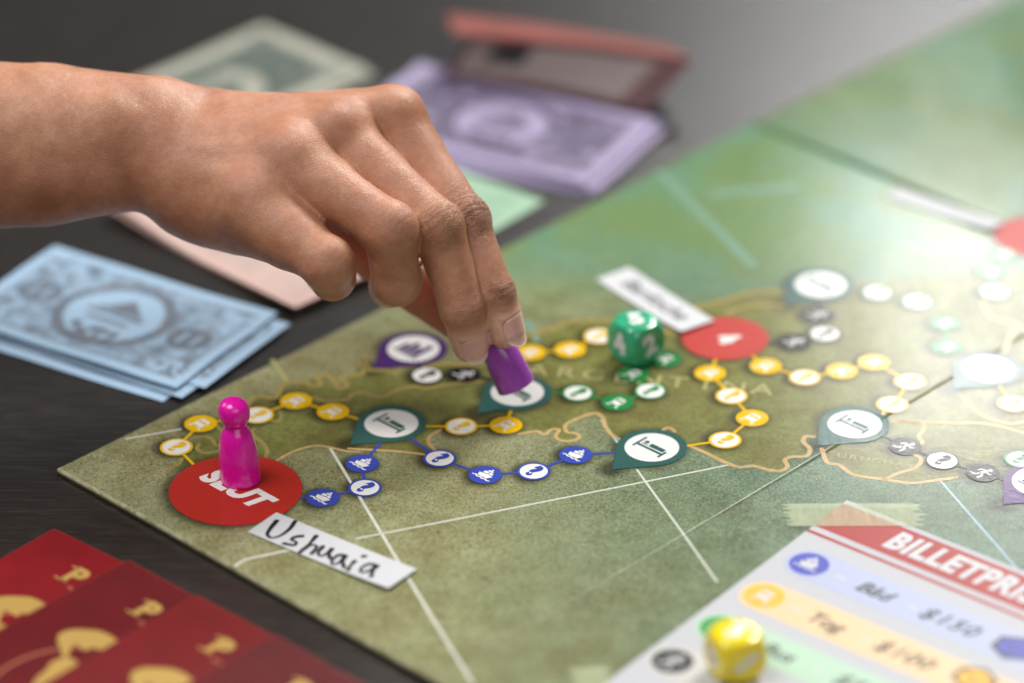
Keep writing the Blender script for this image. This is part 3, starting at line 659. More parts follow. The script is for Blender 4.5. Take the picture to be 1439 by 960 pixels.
# ================================================================ play money
def note_material(name, paper, ink, ink2, dens=1.3):
    nt = NT(name); ik = nt.attr('ink'); co = nt.coord((1000, 1000, 1000)); n = nt.noise(co, 0.5, 5, 0.7); eng = nt.noise(nt.coord((700, 1000, 1000), (0, 0, 0.6)), 1.4, 4, 0.7)
    c = nt.mix(nt.val(n, 0.3, 0.7), tuple(x * 0.93 for x in paper[:3]) + (1,), paper)
    k = nt.math('MULTIPLY', nt.math('MINIMUM', nt.math('MULTIPLY', ik, dens), 1.0), nt.val(eng, 0.3, 0.62, 0.6, 1.0))
    c = nt.mix(k, c, nt.mix(nt.val(nt.noise(co, 0.12, 3), 0.4, 0.6), ink, ink2))
    return nt.set(Base_Color=c, Roughness=0.5, Normal=nt.bump(n, 0.1, 0.0002))
def note_ink(x, y, w, h, style):
    """engraved design as ink density over the sheet (x, y in mm)"""
    cx, cy = w / 2, h / 2; d = np.hypot(x - cx, y - cy); m = min(w, h)
    band = lambda v, c, wd: np.clip(1.4 - np.abs(v - c) / wd, 0, 1)
    inset = np.minimum.reduce([x, w - x, y, h - y])
    nz = np.array([mnoise.noise(Vector((a * 0.16, b * 0.16, 3.1 * style))) for a, b in zip(x, y)]); nz2 = np.array([mnoise.noise(Vector((a * 0.4, b * 0.4, 7.7 + style))) for a, b in zip(x, y)])
    rim = 9.0 if style in (12, 13) else (7.0 if 8 <= style <= 11 else 5.0); fr = (inset > rim); ink = np.where(fr, 0.34 + 0.5 * nz + 0.25 * nz2, 0.0)
    ink = np.maximum(ink, 0.55 * band(inset, rim, 0.7))
    for sx in (-1, 1):                                      # value ovals and corner ornaments
        ox, oy = cx + sx * w * 0.335, cy - sx * 0.5; e = np.hypot((x - ox) / 8.0, (y - oy) / 7.0); ink = np.where(e < 1, 0.85 - 0.7 * np.clip(1.5 - np.abs(np.abs(x - ox) - 2.6) / 0.9, 0, 1) * (np.abs(y - oy) < 3.6), ink)
        for sy in (-1, 1):
            e = np.hypot((x - cx - sx * w * 0.40) / 6, (y - cy - sy * h * 0.33) / 5); ink = np.where(e < 1, 0.1 + 0.5 * (nz2 > 0.1), ink)
    R = m * 0.30
    ink = np.where(d < R * 1.22, 0.75, ink); ink = np.where(d < R, 0.04, ink)
    ix, iy = (x - cx) / R, (y - cy) / R
    hat = (iy > 0.12) & (iy < 0.62 - 0.9 * np.abs(ix - 0.05)) ; brim = (np.abs(iy - 0.02) < 0.07) & (np.abs(ix) < 0.62); low = (np.abs(iy + 0.25) < 0.06) & (np.abs(ix) < 0.5); base = (iy < -0.52) & (np.abs(ix) < 0.55) & (nz2 > -0.15)
    ink = np.where((d < R) & (hat | brim | low | base), 0.85, ink)
    return np.clip(ink, 0, 1)
def note(org, ang, size, mat, label, group, z, style=1, curl=(0, 0, 0), th=0.14, cat='banknote', ground=None):
    """org = lower-left corner on the table (mm), ang = direction of the long side"""
    w, h = size; ex = np.array([math.cos(ang), math.sin(ang), 0]); ey = np.array([-ex[1], ex[0], 0]); o3 = np.array([org[0], org[1], TABLE_Z + z])
    c1, c2, c3 = curl
    zf = lambda X, Y: c1 * np.clip(X / w - 0.5, 0, 1) ** 2 * 4 + c2 * np.clip(0.5 - X / w, 0, 1) ** 2 * 4 + c3 * np.clip(Y / h, 0, 1) ** 2 + (0.12 + 0.10 * (style in (1, 6, 11))) * (np.sin(X * 0.11 + style) * np.sin(Y * 0.16 + 1) + 1)
    nx, ny = int(w / 0.9), int(h / 0.9)
    V, F, (X, Y, n) = sheet('n', size, None, None, o3, ex, ey, th, zf, nx, ny)
    ink = note_ink(X, Y, w, h, style)
    o = mk('banknote', V, F, mat, loc=o3, smooth=False, attrs=dict(ink=np.r_[ink, ink * 0.6]))
    return tag(o, label, cat, group)
NB = note_material('blue_note_paper', srgb(158, 188, 214), srgb(70, 80, 94), srgb(90, 88, 92), 1.5)
NP = note_material('pink_note_paper', srgb(200, 170, 160), srgb(168, 150, 148), srgb(180, 160, 152))
NL = note_material('lilac_note_paper', srgb(160, 148, 182), srgb(46, 36, 64), srgb(62, 48, 78), 3.0)
NG = note_material('green_note_paper', srgb(150, 184, 156), srgb(104, 140, 116), srgb(120, 160, 130))
NC = note_material('cream_note_paper', srgb(162, 162, 148), srgb(34, 56, 54), srgb(48, 68, 62), 4.0)
def note_rb(px, ang, size, *a, **k):
    """place a note by its lower-right corner seen at a pixel"""
    p = un(*px, TABLE_Z + k.get('z', 0.5)); r = math.radians(ang); ex = np.array([math.cos(r), math.sin(r)])
    return note(p[:2] - ex * size[0], r, size, *a, **k)
g = 'blue play banknotes in the fanned pile'
note_rb((229, 566), -30.5, (92, 56), NB, 'lowest blue banknote in the fanned pile, sticking out at the bottom', g, z=0.1, style=4)
note_rb((256, 562), -32.0, (92, 54), NB, 'second lowest blue banknote in the fanned pile', g, z=0.6, style=3, curl=(0.4, 0.3, 0))
note_rb((288, 548), -31.0, (92, 49), NB, 'blue banknote just under the top one, shifted towards the board edge', g, z=1.1, style=2, curl=(0.5, 0.3, 0))
note_rb((248, 548), -31.5, (92, 57), NB, 'topmost blue banknote in the fanned pile, hat in its round medallion', g, z=1.9, style=1, curl=(0.6, 0.3, 0.2))
g = 'pink play banknotes under the hand'
note_rb((418, 442), -45.5, (100, 58), NP, 'lowest pink banknote under the reaching hand', g, z=0.4, style=5, curl=(1.0, 3.0, 0))
note_rb((415, 439), -46.5, (99, 58), NP, 'topmost pink banknote under the reaching hand', g, z=1.5, style=6, curl=(1.6, 5.0, 0))
p = un(765, 285, TABLE_Z); r = math.radians(-38); ex = np.array([math.cos(r), math.sin(r)]); ey = np.array([-ex[1], ex[0]])
note(p[:2] - ex * 92 - ey * 56, r, (92, 56), NG, 'pale green banknote between the hand and the lilac notes', None, 0.4, 7)
g = 'lilac play banknotes in the far pile'
note_rb((832, 276), -24.0, (104, 58), NL, 'lowest lilac banknote in the far pile', g, z=0.2, style=8)
note_rb((838, 273), -27.5, (104, 58), NL, 'lilac banknote in the middle of the far pile', g, z=0.8, style=9, curl=(0.4, 0.6, 0))
note_rb((818, 258), -31.0, (92, 55), NL, 'lilac banknote second from the top of the far pile', g, z=1.4, style=10, curl=(0.4, 1.2, 0))
note_rb((826, 262), -28.0, (100, 58), NL, 'topmost lilac banknote under the folded red card', g, z=2.0, style=11, curl=(0.6, 1.5, 0))
g = 'cream and dark green banknotes behind the wrist'
A0 = un(370, 42, TABLE_Z); r = math.radians(-133.5); ex = np.array([math.cos(r), math.sin(r)]); ey = np.array([-ex[1], ex[0]])
note(A0[:2] , r, (98, 58), NC, 'cream bordered dark green banknote behind the wrist, topmost', g, 1.4, 12, (0.6, 0.8, 0))
A1 = un(374, 46, TABLE_Z); r = math.radians(-131.5)
note(A1[:2], r, (98, 58), NC, 'cream bordered dark green banknote lying underneath another, behind the wrist', g, 0.3, 13)

def folded_card():
    """red card folded like a low tent on the lilac notes"""
    z0 = TABLE_Z + 3.4
    B0, B1 = un(621, 106, z0), un(907, 157, z0); T0, T1 = un(668, 51, z0 + 15), un(975, 84, z0 + 15)
    K0, K1 = un(628, 20, z0 + 9), un(935, 66, z0 + 9)
    root = empty('folded_card', (B0 + B1) / 2, 'maroon folded card with a pale grey inside, propped open on the lilac notes', 'folded card')
    red = plain('faded_red_cover', srgb(142, 80, 72), 0.4, 0.18, 0.12); mar = plain('maroon_cover', srgb(80, 32, 38), 0.5, 0.12, 0.1); gry = plain('grey_inside_page', srgb(128, 114, 112), 0.5, 0.1, 0.05); blk = plain('black_inside_print', srgb(24, 20, 22), 0.5)
    def quad(n, a, b, c, d, m, off, th=0.7):
        nx, ny = 12, 8; V = []; nrm = np.cross(b - a, d - a); nrm /= np.linalg.norm(nrm)
        for s in (0, 1):
            for i in np.linspace(0, 1, nx):
                for j in np.linspace(0, 1, ny):
                    p = (a * (1 - i) + b * i) * (1 - j) + (d * (1 - i) + c * i) * j; V.append(p + nrm * (off - s * th) + np.array([0, 0, 1.2 * math.sin(math.pi * i)]))
        idx = np.arange(nx * ny).reshape(nx, ny); F = np.stack([idx[:-1, :-1], idx[1:, :-1], idx[1:, 1:], idx[:-1, 1:]], -1).reshape(-1, 4)
        loop = np.r_[idx[:, 0], idx[-1, 1:], idx[-2::-1, -1], idx[0, -2:0:-1]]; k = np.arange(len(loop)); k2 = (k + 1) % len(loop); N = nx * ny
        Fs = np.vstack([F, F[:, ::-1] + N, np.stack([loop[k2], loop[k], N + loop[k], N + loop[k2]], 1)]).tolist()
        return mk(n, V, Fs, m, root, smooth=False)
    quad('front_leaf', B0, B1, T1, T0, mar, 0.0)
    lerp = lambda s, t: (B0 * (1 - s) + B1 * s) * (1 - t) + (T0 * (1 - s) + T1 * s) * t
    quad('inside_page', lerp(.03, .12), lerp(.9, .12), lerp(.9, .86), lerp(.03, .86), gry, 0.25, 0.2)
    quad('inside_print', lerp(.12, .42), lerp(.34, .42), lerp(.34, .84), lerp(.12, .84), blk, 0.45, 0.15)
    quad('back_leaf', T0 + [-8, 2, 0.2], T1 + [0, 0, 0.2], K1, K0, red, 0.1)
folded_card()

# ================================================================ passports
def passport(px, ang, z, label, tilt=0.0, cover=None):
    p = un(*px, TABLE_Z + z + 2.1); r = math.radians(ang); ex = np.array([math.cos(r), math.sin(r), 0]); ey = np.array([-ex[1], ex[0], 0]); w, h = 86.0, 118.0
    org = np.array([p[0], p[1], TABLE_Z + z]) - ey * h
    root = empty('passport', org, label, 'passport', 'fanned red passports')
    def slab(n, m, inset, z0, z1, rad):
        pts = []
        for cx, cy, a0 in ((inset + rad, inset + rad, math.pi), (w - inset - rad, inset + rad, 1.5 * math.pi), (w - inset - rad, h - inset - rad, 0), (inset + rad, h - inset - rad, math.pi / 2)):
            for a in np.linspace(a0, a0 + math.pi / 2, 6): pts.append((cx + rad * math.cos(a), cy + rad * math.sin(a)))
        k = len(pts); e = 0.32; V = []
        for zz_, s in ((z0, 0), (z1 - e * 0.5, 0), (z1, e)):
            for x, y in pts:
                x2 = x + (s if x < w / 2 else -s); y2 = y + (s if y < h / 2 else -s); V.append(org + ex * x2 + ey * y2 + [0, 0, zz_ - tilt * x2])
        F = [tuple(range(k))[::-1], tuple(range(2 * k, 3 * k))] + [(l * k + i, l * k + (i + 1) % k, (l + 1) * k + (i + 1) % k, (l + 1) * k + i) for l in (0, 1) for i in range(k)]
        return mk(n, V, F, [m, M_LIT_EDGE], root, mi=[0, 0] + [0] * k + [1] * k)
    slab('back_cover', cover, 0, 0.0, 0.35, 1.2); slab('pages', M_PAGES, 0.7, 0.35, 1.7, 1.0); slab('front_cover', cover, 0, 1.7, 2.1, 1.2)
    zf = lambda x, y: 2.12 - tilt * x
    s = Shapes()
    s.text('P', 11.0, 0, 0, c=(24.0, h - 14.8), bold=0.05, shear=0.0)
    for (x0, x1, y) in ((19.4, 24.2, h - 18.5),): s.poly([(x0, y - .35), (x1, y - .35), (x1, y + .35), (x0, y + .35)], 0, 0)
    s.poly([(19.4, h - 11.5), (22.0, h - 11.5), (22.0, h - 10.8), (19.4, h - 10.8)], 0, 0)
    s.on_plane('gold_lettering', [M_GOLD], root, org, ex, ey, 0.0, 0.02, zf)
    s = Shapes()
    for k in range(3): s.stroke([(26.5 + 2.6 * k, h - 20.0), (28.4 + 2.6 * k, h - 20.0)], 1.0, 0, 0, step=0.5)
    s.on_plane('gold_small_line', [M_GOLDD], root, org, ex, ey, 0.0, 0.02, zf)
    s = Shapes(); c = np.array([42.0, h - 59.0]); s.ring(c, 25.4, 26.4, 0, 0, 80); s.on_plane('gold_ring', [M_GOLDD], root, org, ex, ey, 0.0, 0.02, zf)
    s = Shapes()
    for pts in GLOBE: s.poly(catmull(np.array([np.array(q) + [0, h] for q in pts + pts[:1]]), 4)[:-1], 1, 0)
    s.on_plane('gold_globe', [M_GOLD], root, org, ex, ey, 0.0, 0.02, zf)
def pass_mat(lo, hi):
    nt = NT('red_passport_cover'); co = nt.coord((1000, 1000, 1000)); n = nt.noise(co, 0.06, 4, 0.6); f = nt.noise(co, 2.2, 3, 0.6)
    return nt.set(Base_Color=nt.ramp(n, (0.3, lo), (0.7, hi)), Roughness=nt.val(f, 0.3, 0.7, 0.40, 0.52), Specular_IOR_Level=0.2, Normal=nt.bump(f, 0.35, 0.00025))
M_LIT_EDGE = plain('lit_red_edge', srgb(150, 52, 48), 0.5, 0.3, 0.6); M_PAGES = plain('passport_pages', srgb(206, 198, 180), 0.7, 0.08, 0.5)  # cover rims painted lighter red as lit edges, setting the booklets apart
M_GOLD = NT('gold_foil').set(Base_Color=srgb(204, 168, 92), Metallic=0.45, Roughness=0.38); M_GOLDD = NT('dull_gold_foil').set(Base_Color=srgb(170, 100, 70), Metallic=0.2, Roughness=0.5)
COVERS = [pass_mat(srgb(*a), srgb(*b)) for a, b in (((112, 4, 14), (128, 6, 18)), ((86, 3, 11), (100, 5, 14)), ((100, 8, 13), (114, 11, 16)), ((80, 5, 10), (94, 8, 13)))]  # shading and glare differences between the booklets put into their cover reds
def cover_px(x, y):
    q = un(x, y, TABLE_Z + 4.6) - un(180, 786, TABLE_Z + 4.6); r = math.radians(-42.5); ex = np.array([math.cos(r), math.sin(r)]); ey = np.array([-ex[1], ex[0]]); return [q[:2] @ ex, q[:2] @ ey]
GLOBE = [[cover_px(x / 2.998, 720 + y / 2.998) for x, y in L] for L in (
    [(240, 545), (250, 510), (300, 492), (370, 492), (430, 500), (480, 525), (497, 548), (470, 572), (420, 575), (390, 565), (360, 580), (330, 560), (310, 555), (295, 580), (280, 612), (262, 600), (255, 570)],
    [(195, 660), (215, 630), (260, 610), (310, 615), (330, 645), (300, 675), (250, 695), (190, 730), (130, 760), (150, 700)],
    [(560, 600), (610, 590), (640, 640), (600, 720), (540, 760), (520, 690)])]
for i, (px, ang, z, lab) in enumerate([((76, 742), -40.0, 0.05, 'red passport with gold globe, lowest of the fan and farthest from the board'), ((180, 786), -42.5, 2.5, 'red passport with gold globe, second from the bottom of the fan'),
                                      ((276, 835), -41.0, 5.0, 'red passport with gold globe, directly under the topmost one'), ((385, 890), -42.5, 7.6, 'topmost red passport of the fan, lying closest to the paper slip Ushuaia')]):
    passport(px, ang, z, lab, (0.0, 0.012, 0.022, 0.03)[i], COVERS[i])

# ================================================================ THE HAND
HREF = float(-RZ @ (PAWN_BASE - CAM))                 # distance of the pinched pawn from the lens
def J(px, py, d):
    """joint: sight line of a pixel at d mm in front of the pawn; returned in the view-aligned hand frame"""
    dep = HREF - d; return np.array([(px - W_PX / 2) * dep / F_PX, (H_PX / 2 - py) * dep / F_PX, d])
def hand_world(P): return CAM + P[:, :1] * RX + P[:, 1:2] * RY + (P[:, 2:] - HREF) * RZ

def bone(p, a, b, ra, rb, rm=None):
    ba = b - a; h = np.clip(((p - a) @ ba) / (ba @ ba), 0, 1); r = ra + (rb - ra) * h
    if rm is not None: r = r + (rm - (ra + rb) / 2) * 4 * h * (1 - h)
    return np.linalg.norm(p - a - h[:, None] * ba, axis=1) - r
def ell(p, c, r, ax=None):
    q = (p - c)
    if ax is not None: q = q @ ax.T
    k0 = np.linalg.norm(q / r, axis=1); k1 = np.linalg.norm(q / (np.array(r) ** 2), axis=1); return k0 * (k0 - 1) / np.maximum(k1, 1e-6)
def smin(a, b, k):
    h = np.clip(0.5 + 0.5 * (b - a) / k, 0, 1); return b * (1 - h) + a * h - k * h * (1 - h)

FING = {
    'index':  [J(553, 168, 4), J(653, 312, 17), J(694, 412, 17), J(711, 463, 13)],
    'middle': [J(471, 188, 14), J(614, 320, 27), J(651, 432, 20), J(661, 483, 12)],
    'ring':   [J(405, 224, 24), J(548, 324, 36), J(557, 394, 24), J(547, 404, 4)],
    'pinky':  [J(352, 286, 28), J(460, 370, 40), J(468, 390, 22), J(455, 388, 5)],
    'thumb':  [J(300, 205, -6), J(470, 312, -16), J(590, 400, -11), J(669, 466, -5)],
}
RAD = {'index': (9.8, 7.9, 6.7, 5.9), 'middle': (10.0, 8.5, 7.2, 5.8), 'ring': (9.6, 8.7, 7.7, 6.4), 'pinky': (9.6, 8.2, 6.9, 5.6), 'thumb': (13.0, 10.5, 9.0, 6.8)}
DORSAL = {'index': np.array([0.62, 0.25, 0.75]), 'middle': np.array([0.25, 0.30, 0.92]), 'ring': np.array([0.35, 0.45, 0.82]), 'pinky': np.array([0.15, 0.45, 0.88])}

def sdf_parts(p):
    """distance to palm+arm and to each finger"""
    fl = np.array([1, 1, 1.2]); pz = p * fl
    arm = bone(pz, J(-430, 208, 0) * fl, J(60, 203, 6) * fl, 31.0, 24.9)
    arm = smin(arm, bone(pz, J(60, 203, 6) * fl, J(205, 199, 7) * fl, 24.9, 20.6), 1.5)
    arm = smin(arm, ell(p, J(150, 172, 21), (8, 6.5, 4.5)), 7)                        # ulna head
    palm = bone(p, J(245, 172, 4), J(380, 177, 5), 11.0, 9.6); palm = smin(palm, bone(p, J(380, 177, 5), J(540, 166, 2), 9.6, 9.4), 2)
    palm = smin(palm, bone(p, J(245, 200, 9), J(380, 196, 12), 11, 9.6), 5); palm = smin(palm, bone(p, J(380, 196, 12), J(462, 192, 12), 9.6, 9.0), 3)
    palm = smin(palm, bone(p, J(250, 228, 12), J(400, 228, 21), 11.5, 8.9), 6)
    palm = smin(palm, bone(p, J(258, 258, 13), J(350, 284, 24), 12.5, 9.3), 6)
    palm = smin(palm, bone(p, J(266, 272, 6), J(345, 303, 11), 13.0, 11.4), 7)        # hypothenar pad
    palm = smin(palm, bone(p, J(300, 215, -4), J(470, 225, -3), 14, 10), 10)          # palm
    palm = smin(palm, bone(p, J(330, 280, 6), J(440, 285, 14), 11, 8.0), 8)
    palm = smin(palm, bone(p, J(290, 285, 13), J(405, 331, 28), 12.0, 9.3), 6); palm = smin(palm, bone(p, FING['ring'][0], FING['pinky'][0], 9.0, 8.8), 4)
    palm = smin(palm, bone(p, J(290, 246, 16), J(376, 256, 24.5), 11, 9.6), 5); palm = smin(palm, bone(p, J(300, 210, 13), J(436, 208, 17.5), 11, 9.4), 5)
    palm = smin(palm, bone(p, J(330, 186, 9), J(500, 182, 7.5), 10.2, 9.0), 4)
    # extensor tendons raise soft ridges towards the knuckles
    for q0, q1, r0, r1 in ((J(270, 168, 13.6), J(540, 148, 10.3), 1.2, 3.2), (J(285, 192, 19.6), J(462, 174, 20.6), 1.4, 3.2), (J(285, 214, 23.4), J(400, 213, 29.2), 1.4, 2.8), (J(290, 240, 24.8), J(345, 272, 31.8), 1.2, 2.6)):
        palm = smin(palm, bone(p, q0, q1, r0, r1), 4.0)
    # webs between the roots of the fingers
    for k0, k1, t0, t1 in (('index', 'middle', 0.36, 0.42), ('middle', 'ring', 0.34, 0.36), ('ring', 'pinky', 0.22, 0.36)):
        A = FING[k0][0] * (1 - t0) + FING[k0][1] * t0; B = FING[k1][0] * (1 - t1) + FING[k1][1] * t1; off = np.array([-0.5, -0.8, -4.0])
        palm = smin(palm, bone(p, A + off, B + off, 5.2, 5.2), 4)
    palm = smin(arm, palm, 5.5)
    d = {}
    for k in FING:
        a, b, c, t = FING[k]; r = RAD[k]
        f = bone(p, a, b, r[0], r[1], (r[0] + r[1]) / 2 - 0.5); f = smin(f, bone(p, b, c, r[1] - 0.2, r[2], (r[1] + r[2]) / 2 - 0.35), 2.2)
        f = smin(f, bone(p, c, t, r[2], r[3], (r[2] + r[3]) / 2 + 0.1), 2.0)
        if k in DORSAL:
            n = DORSAL[k]; ax = (b - a) / np.linalg.norm(b - a); n = n - ax * (n @ ax); n /= np.linalg.norm(n)
            f = smin(f, ell(p, b + n * (r[1] - 5.0), (6.0, 6.0, 6.0)), 3.0)                           # knuckle of the middle joint
            f = smin(f, ell(p, a + n * (r[0] - (5.2 if k == 'middle' else 6.0)) + ax * 0.5, (7.4, 7.4, 7.4) if k in ('index', 'middle') else (6.6, 6.6, 6.6)), 3.6)                # main knuckle
        if k == 'thumb': f = smin(f, bone(p, a, J(430, 285, -10), 13, 11), 6)
        d[k] = f
    return palm, d
def sdf(p):
    palm, d = sdf_parts(p); out = None
    for k, f in d.items():
        g = smin(palm, f, {'thumb': 9, 'pinky': 9.5, 'ring': 8}.get(k, 6.5)); out = g if out is None else smin(out, g, 0.9)
    # creases between neighbouring fingers stay open
    return out

def surface_nets(lo, hi, h):
    n = np.ceil((hi - lo) / h).astype(int) + 1; ax = [lo[i] + h * np.arange(n[i]) for i in range(3)]
    D = np.empty(n, np.float32)
    for i in range(0, n[0], 16):
        G = np.stack(np.meshgrid(ax[0][i:i + 16], ax[1], ax[2], indexing='ij'), -1).reshape(-1, 3); D[i:i + 16] = sdf(G).reshape(-1, n[1], n[2])
    s = D < 0; acc = np.zeros((*(n - 1), 3), np.float32); cnt = np.zeros(n - 1, np.int32)
    sl = lambda o, a: tuple(slice(o[i], n[i] - 1 + o[i]) for i in range(3))
    cs = [(i, j, k) for i in (0, 1) for j in (0, 1) for k in (0, 1)]
    for c in cs:
        for a in range(3):
            if c[a]: continue
            e = list(c); e[a] = 1; d0, d1 = D[sl(c, 0)], D[sl(tuple(e), 0)]; m = (d0 < 0) != (d1 < 0)
            t = np.where(m, d0 / np.where(m, d0 - d1, 1), 0)
            for b in range(3): acc[..., b] += np.where(m, c[b] + (t if b == a else 0), 0)
            cnt += m
    act = cnt > 0; vid = -np.ones(n - 1, int); vid[act] = np.arange(act.sum())
    ijk = np.argwhere(act); V = lo + h * (ijk + acc[act] / cnt[act][:, None])
    Fs = []
    for a in range(3):
        b, c = (a + 1) % 3, (a + 2) % 3
        i0 = [slice(1, -1)] * 3; i0[a] = slice(0, -1); i1 = list(i0); i1[a] = slice(1, None)
        s0, s1 = s[tuple(i0)], s[tuple(i1)]
        for sgn, mm in ((1, s0 & ~s1), (0, ~s0 & s1)):
            q = np.argwhere(mm); 
            if not len(q): continue
            off = np.ones(3, int); off[a] = 0; q = q + off
            def at(db, dc):
                r = q.copy(); r[:, b] -= db; r[:, c] -= dc; return vid[r[:, 0], r[:, 1], r[:, 2]]
            quad = np.stack([at(1, 1), at(0, 1), at(0, 0), at(1, 0)], 1); Fs.append(quad if sgn else quad[:, ::-1])
    return V, np.vstack(Fs)
def subdivide(V, F):
    E = np.sort(np.vstack([F[:, [i, (i + 1) % 4]] for i in range(4)]), 1); key = E[:, 0] * len(V) + E[:, 1]
    uq, inv = np.unique(key, return_inverse=True); ev = np.stack([uq // len(V), uq % len(V)], 1)
    M = V[ev].mean(1); Cn = V[F].mean(1); nf = len(F); e = inv.reshape(4, nf) + len(V); c = np.arange(nf) + len(V) + len(M)
    out = [np.stack([F[:, i], e[i], c, e[(i + 3) % 4]], 1) for i in range(4)]
    return np.vstack([V, M, Cn]), np.vstack(out)
def gradient(P, e=0.25):
    G = np.stack([sdf(P + np.eye(3)[i] * e) - sdf(P - np.eye(3)[i] * e) for i in range(3)], 1); return G / np.maximum(np.linalg.norm(G, axis=1), 1e-6)[:, None]

def skin_material():
    nt = NT('brown_skin'); co = nt.coord((1000, 1000, 1000))
    pink, cr, kn, lite = nt.attr('pink'), nt.attr('crease'), nt.attr('knuckle'), nt.attr('pale')
    n = nt.noise(co, 0.06, 4, 0.6); n2 = nt.noise(co, 0.45, 4, 0.65)
    c = nt.ramp(n, (0.3, srgb(168, 114, 84)), (0.5, srgb(194, 139, 107)), (0.7, srgb(212, 158, 129)))
    c = nt.mix(nt.val(n2, 0.35, 0.7, 0.0, 0.35), c, srgb(156, 102, 78))
    c = nt.mix(nt.val(nt.noise(co, 0.035, 5, 0.65), 0.42, 0.68, 0.0, 0.4), c, srgb(176, 112, 90))
    c = nt.mix(nt.math('MULTIPLY', kn, 0.42), c, srgb(136, 90, 74))
    c = nt.mix(nt.math('MULTIPLY', lite, 0.9), c, srgb(228, 178, 158))
    c = nt.mix(nt.math('MULTIPLY', pink, 0.65), c, srgb(204, 126, 106))
    c = nt.mix(nt.math('MULTIPLY', cr, 0.55), c, srgb(84, 48, 38))
    vo = nt.node('ShaderNodeTexVoronoi'); vo.inputs['Scale'].default_value = 1.05; nt.link(co, vo.inputs['Vector'])
    pores = nt.val(vo.outputs['Distance'], 0.10, 0.22, 1.0, 0.0)
    c = nt.mix(nt.math('MULTIPLY', pores, nt.math('MULTIPLY', nt.val(n, 0.45, 0.65), nt.math('MULTIPLY', nt.attr('dorsum'), 0.8))), c, srgb(86, 54, 42))
    ve = nt.node('ShaderNodeTexVoronoi', feature='DISTANCE_TO_EDGE'); nt.link(nt.coord((1000, 1300, 1000), (0.3, 0.2, 0.6)), ve.inputs['Vector']); ve.inputs['Scale'].default_value = 1.25
    cell = nt.val(ve.outputs['Distance'], 0.0, 0.16)
    cx = nt.node('ShaderNodeCombineXYZ'); nt.link(nt.math('MULTIPLY', nt.attr('wrinkle_s'), 0.62), cx.inputs[0]); nt.link(nt.math('MULTIPLY', nt.attr('wrinkle_a'), 0.17), cx.inputs[1])
    wn = nt.noise(cx.outputs[0], 1.0, 3, 0.55, 0.35)
    wr = nt.math('MULTIPLY', nt.val(nt.math('ABSOLUTE', nt.math('SUBTRACT', wn, 0.5)), 0.0, 0.045, 1.0, 0.0), nt.attr('wrinkle_m'))
    cx2 = nt.node('ShaderNodeCombineXYZ'); nt.link(nt.math('MULTIPLY', nt.attr('wrinkle_s'), 1.5), cx2.inputs[0]); nt.link(nt.math('MULTIPLY', nt.attr('wrinkle_a'), 0.5), cx2.inputs[1])
    wn2 = nt.noise(cx2.outputs[0], 1.0, 3, 0.6, 0.3)
    wr2 = nt.math('MULTIPLY', nt.val(nt.math('ABSOLUTE', nt.math('SUBTRACT', wn2, 0.5)), 0.0, 0.06, 1.0, 0.0), nt.attr('wrinkle_m'))
    c = nt.mix(nt.math('MULTIPLY', wr, 0.6), c, srgb(88, 54, 44)); c = nt.mix(nt.math('MULTIPLY', wr2, 0.16), c, srgb(104, 64, 50))
    b = nt.bump(cell, 0.30, 0.00022); b = nt.bump(nt.noise(co, 2.2, 4, 0.75), 0.24, 0.00028, b); b = nt.bump(n2, 0.18, 0.0006, b); b = nt.bump(nt.math('MULTIPLY', wr, -1.0), 0.8, 0.00035, b); b = nt.bump(nt.math('MULTIPLY', wr2, -1.0), 0.6, 0.0002, b)
    return nt.set(Base_Color=c, Roughness=nt.val(n2, 0.3, 0.7, 0.35, 0.50), Normal=b, Subsurface_Weight=0.22, Subsurface_Radius=(1.0, 0.35, 0.18), Subsurface_Scale=0.0035, Specular_IOR_Level=0.5)

def nail_frame(k):
    c, t = FING[k][2], FING[k][3]; ax = (t - c) / np.linalg.norm(t - c)
    n = NAIL_N[k] - ax * (NAIL_N[k] @ ax); n /= np.linalg.norm(n); return c, t, ax, n, np.cross(ax, n)
NAIL_N = {'index': np.array([0.66, 0.16, 0.74]), 'middle': np.array([0.34, 0.10, 0.94])}
NAIL = {'index': (4.6, 9.9, math.radians(52)), 'middle': (5.2, 9.8, math.radians(56))}     # start behind the tip centre, length, half angle

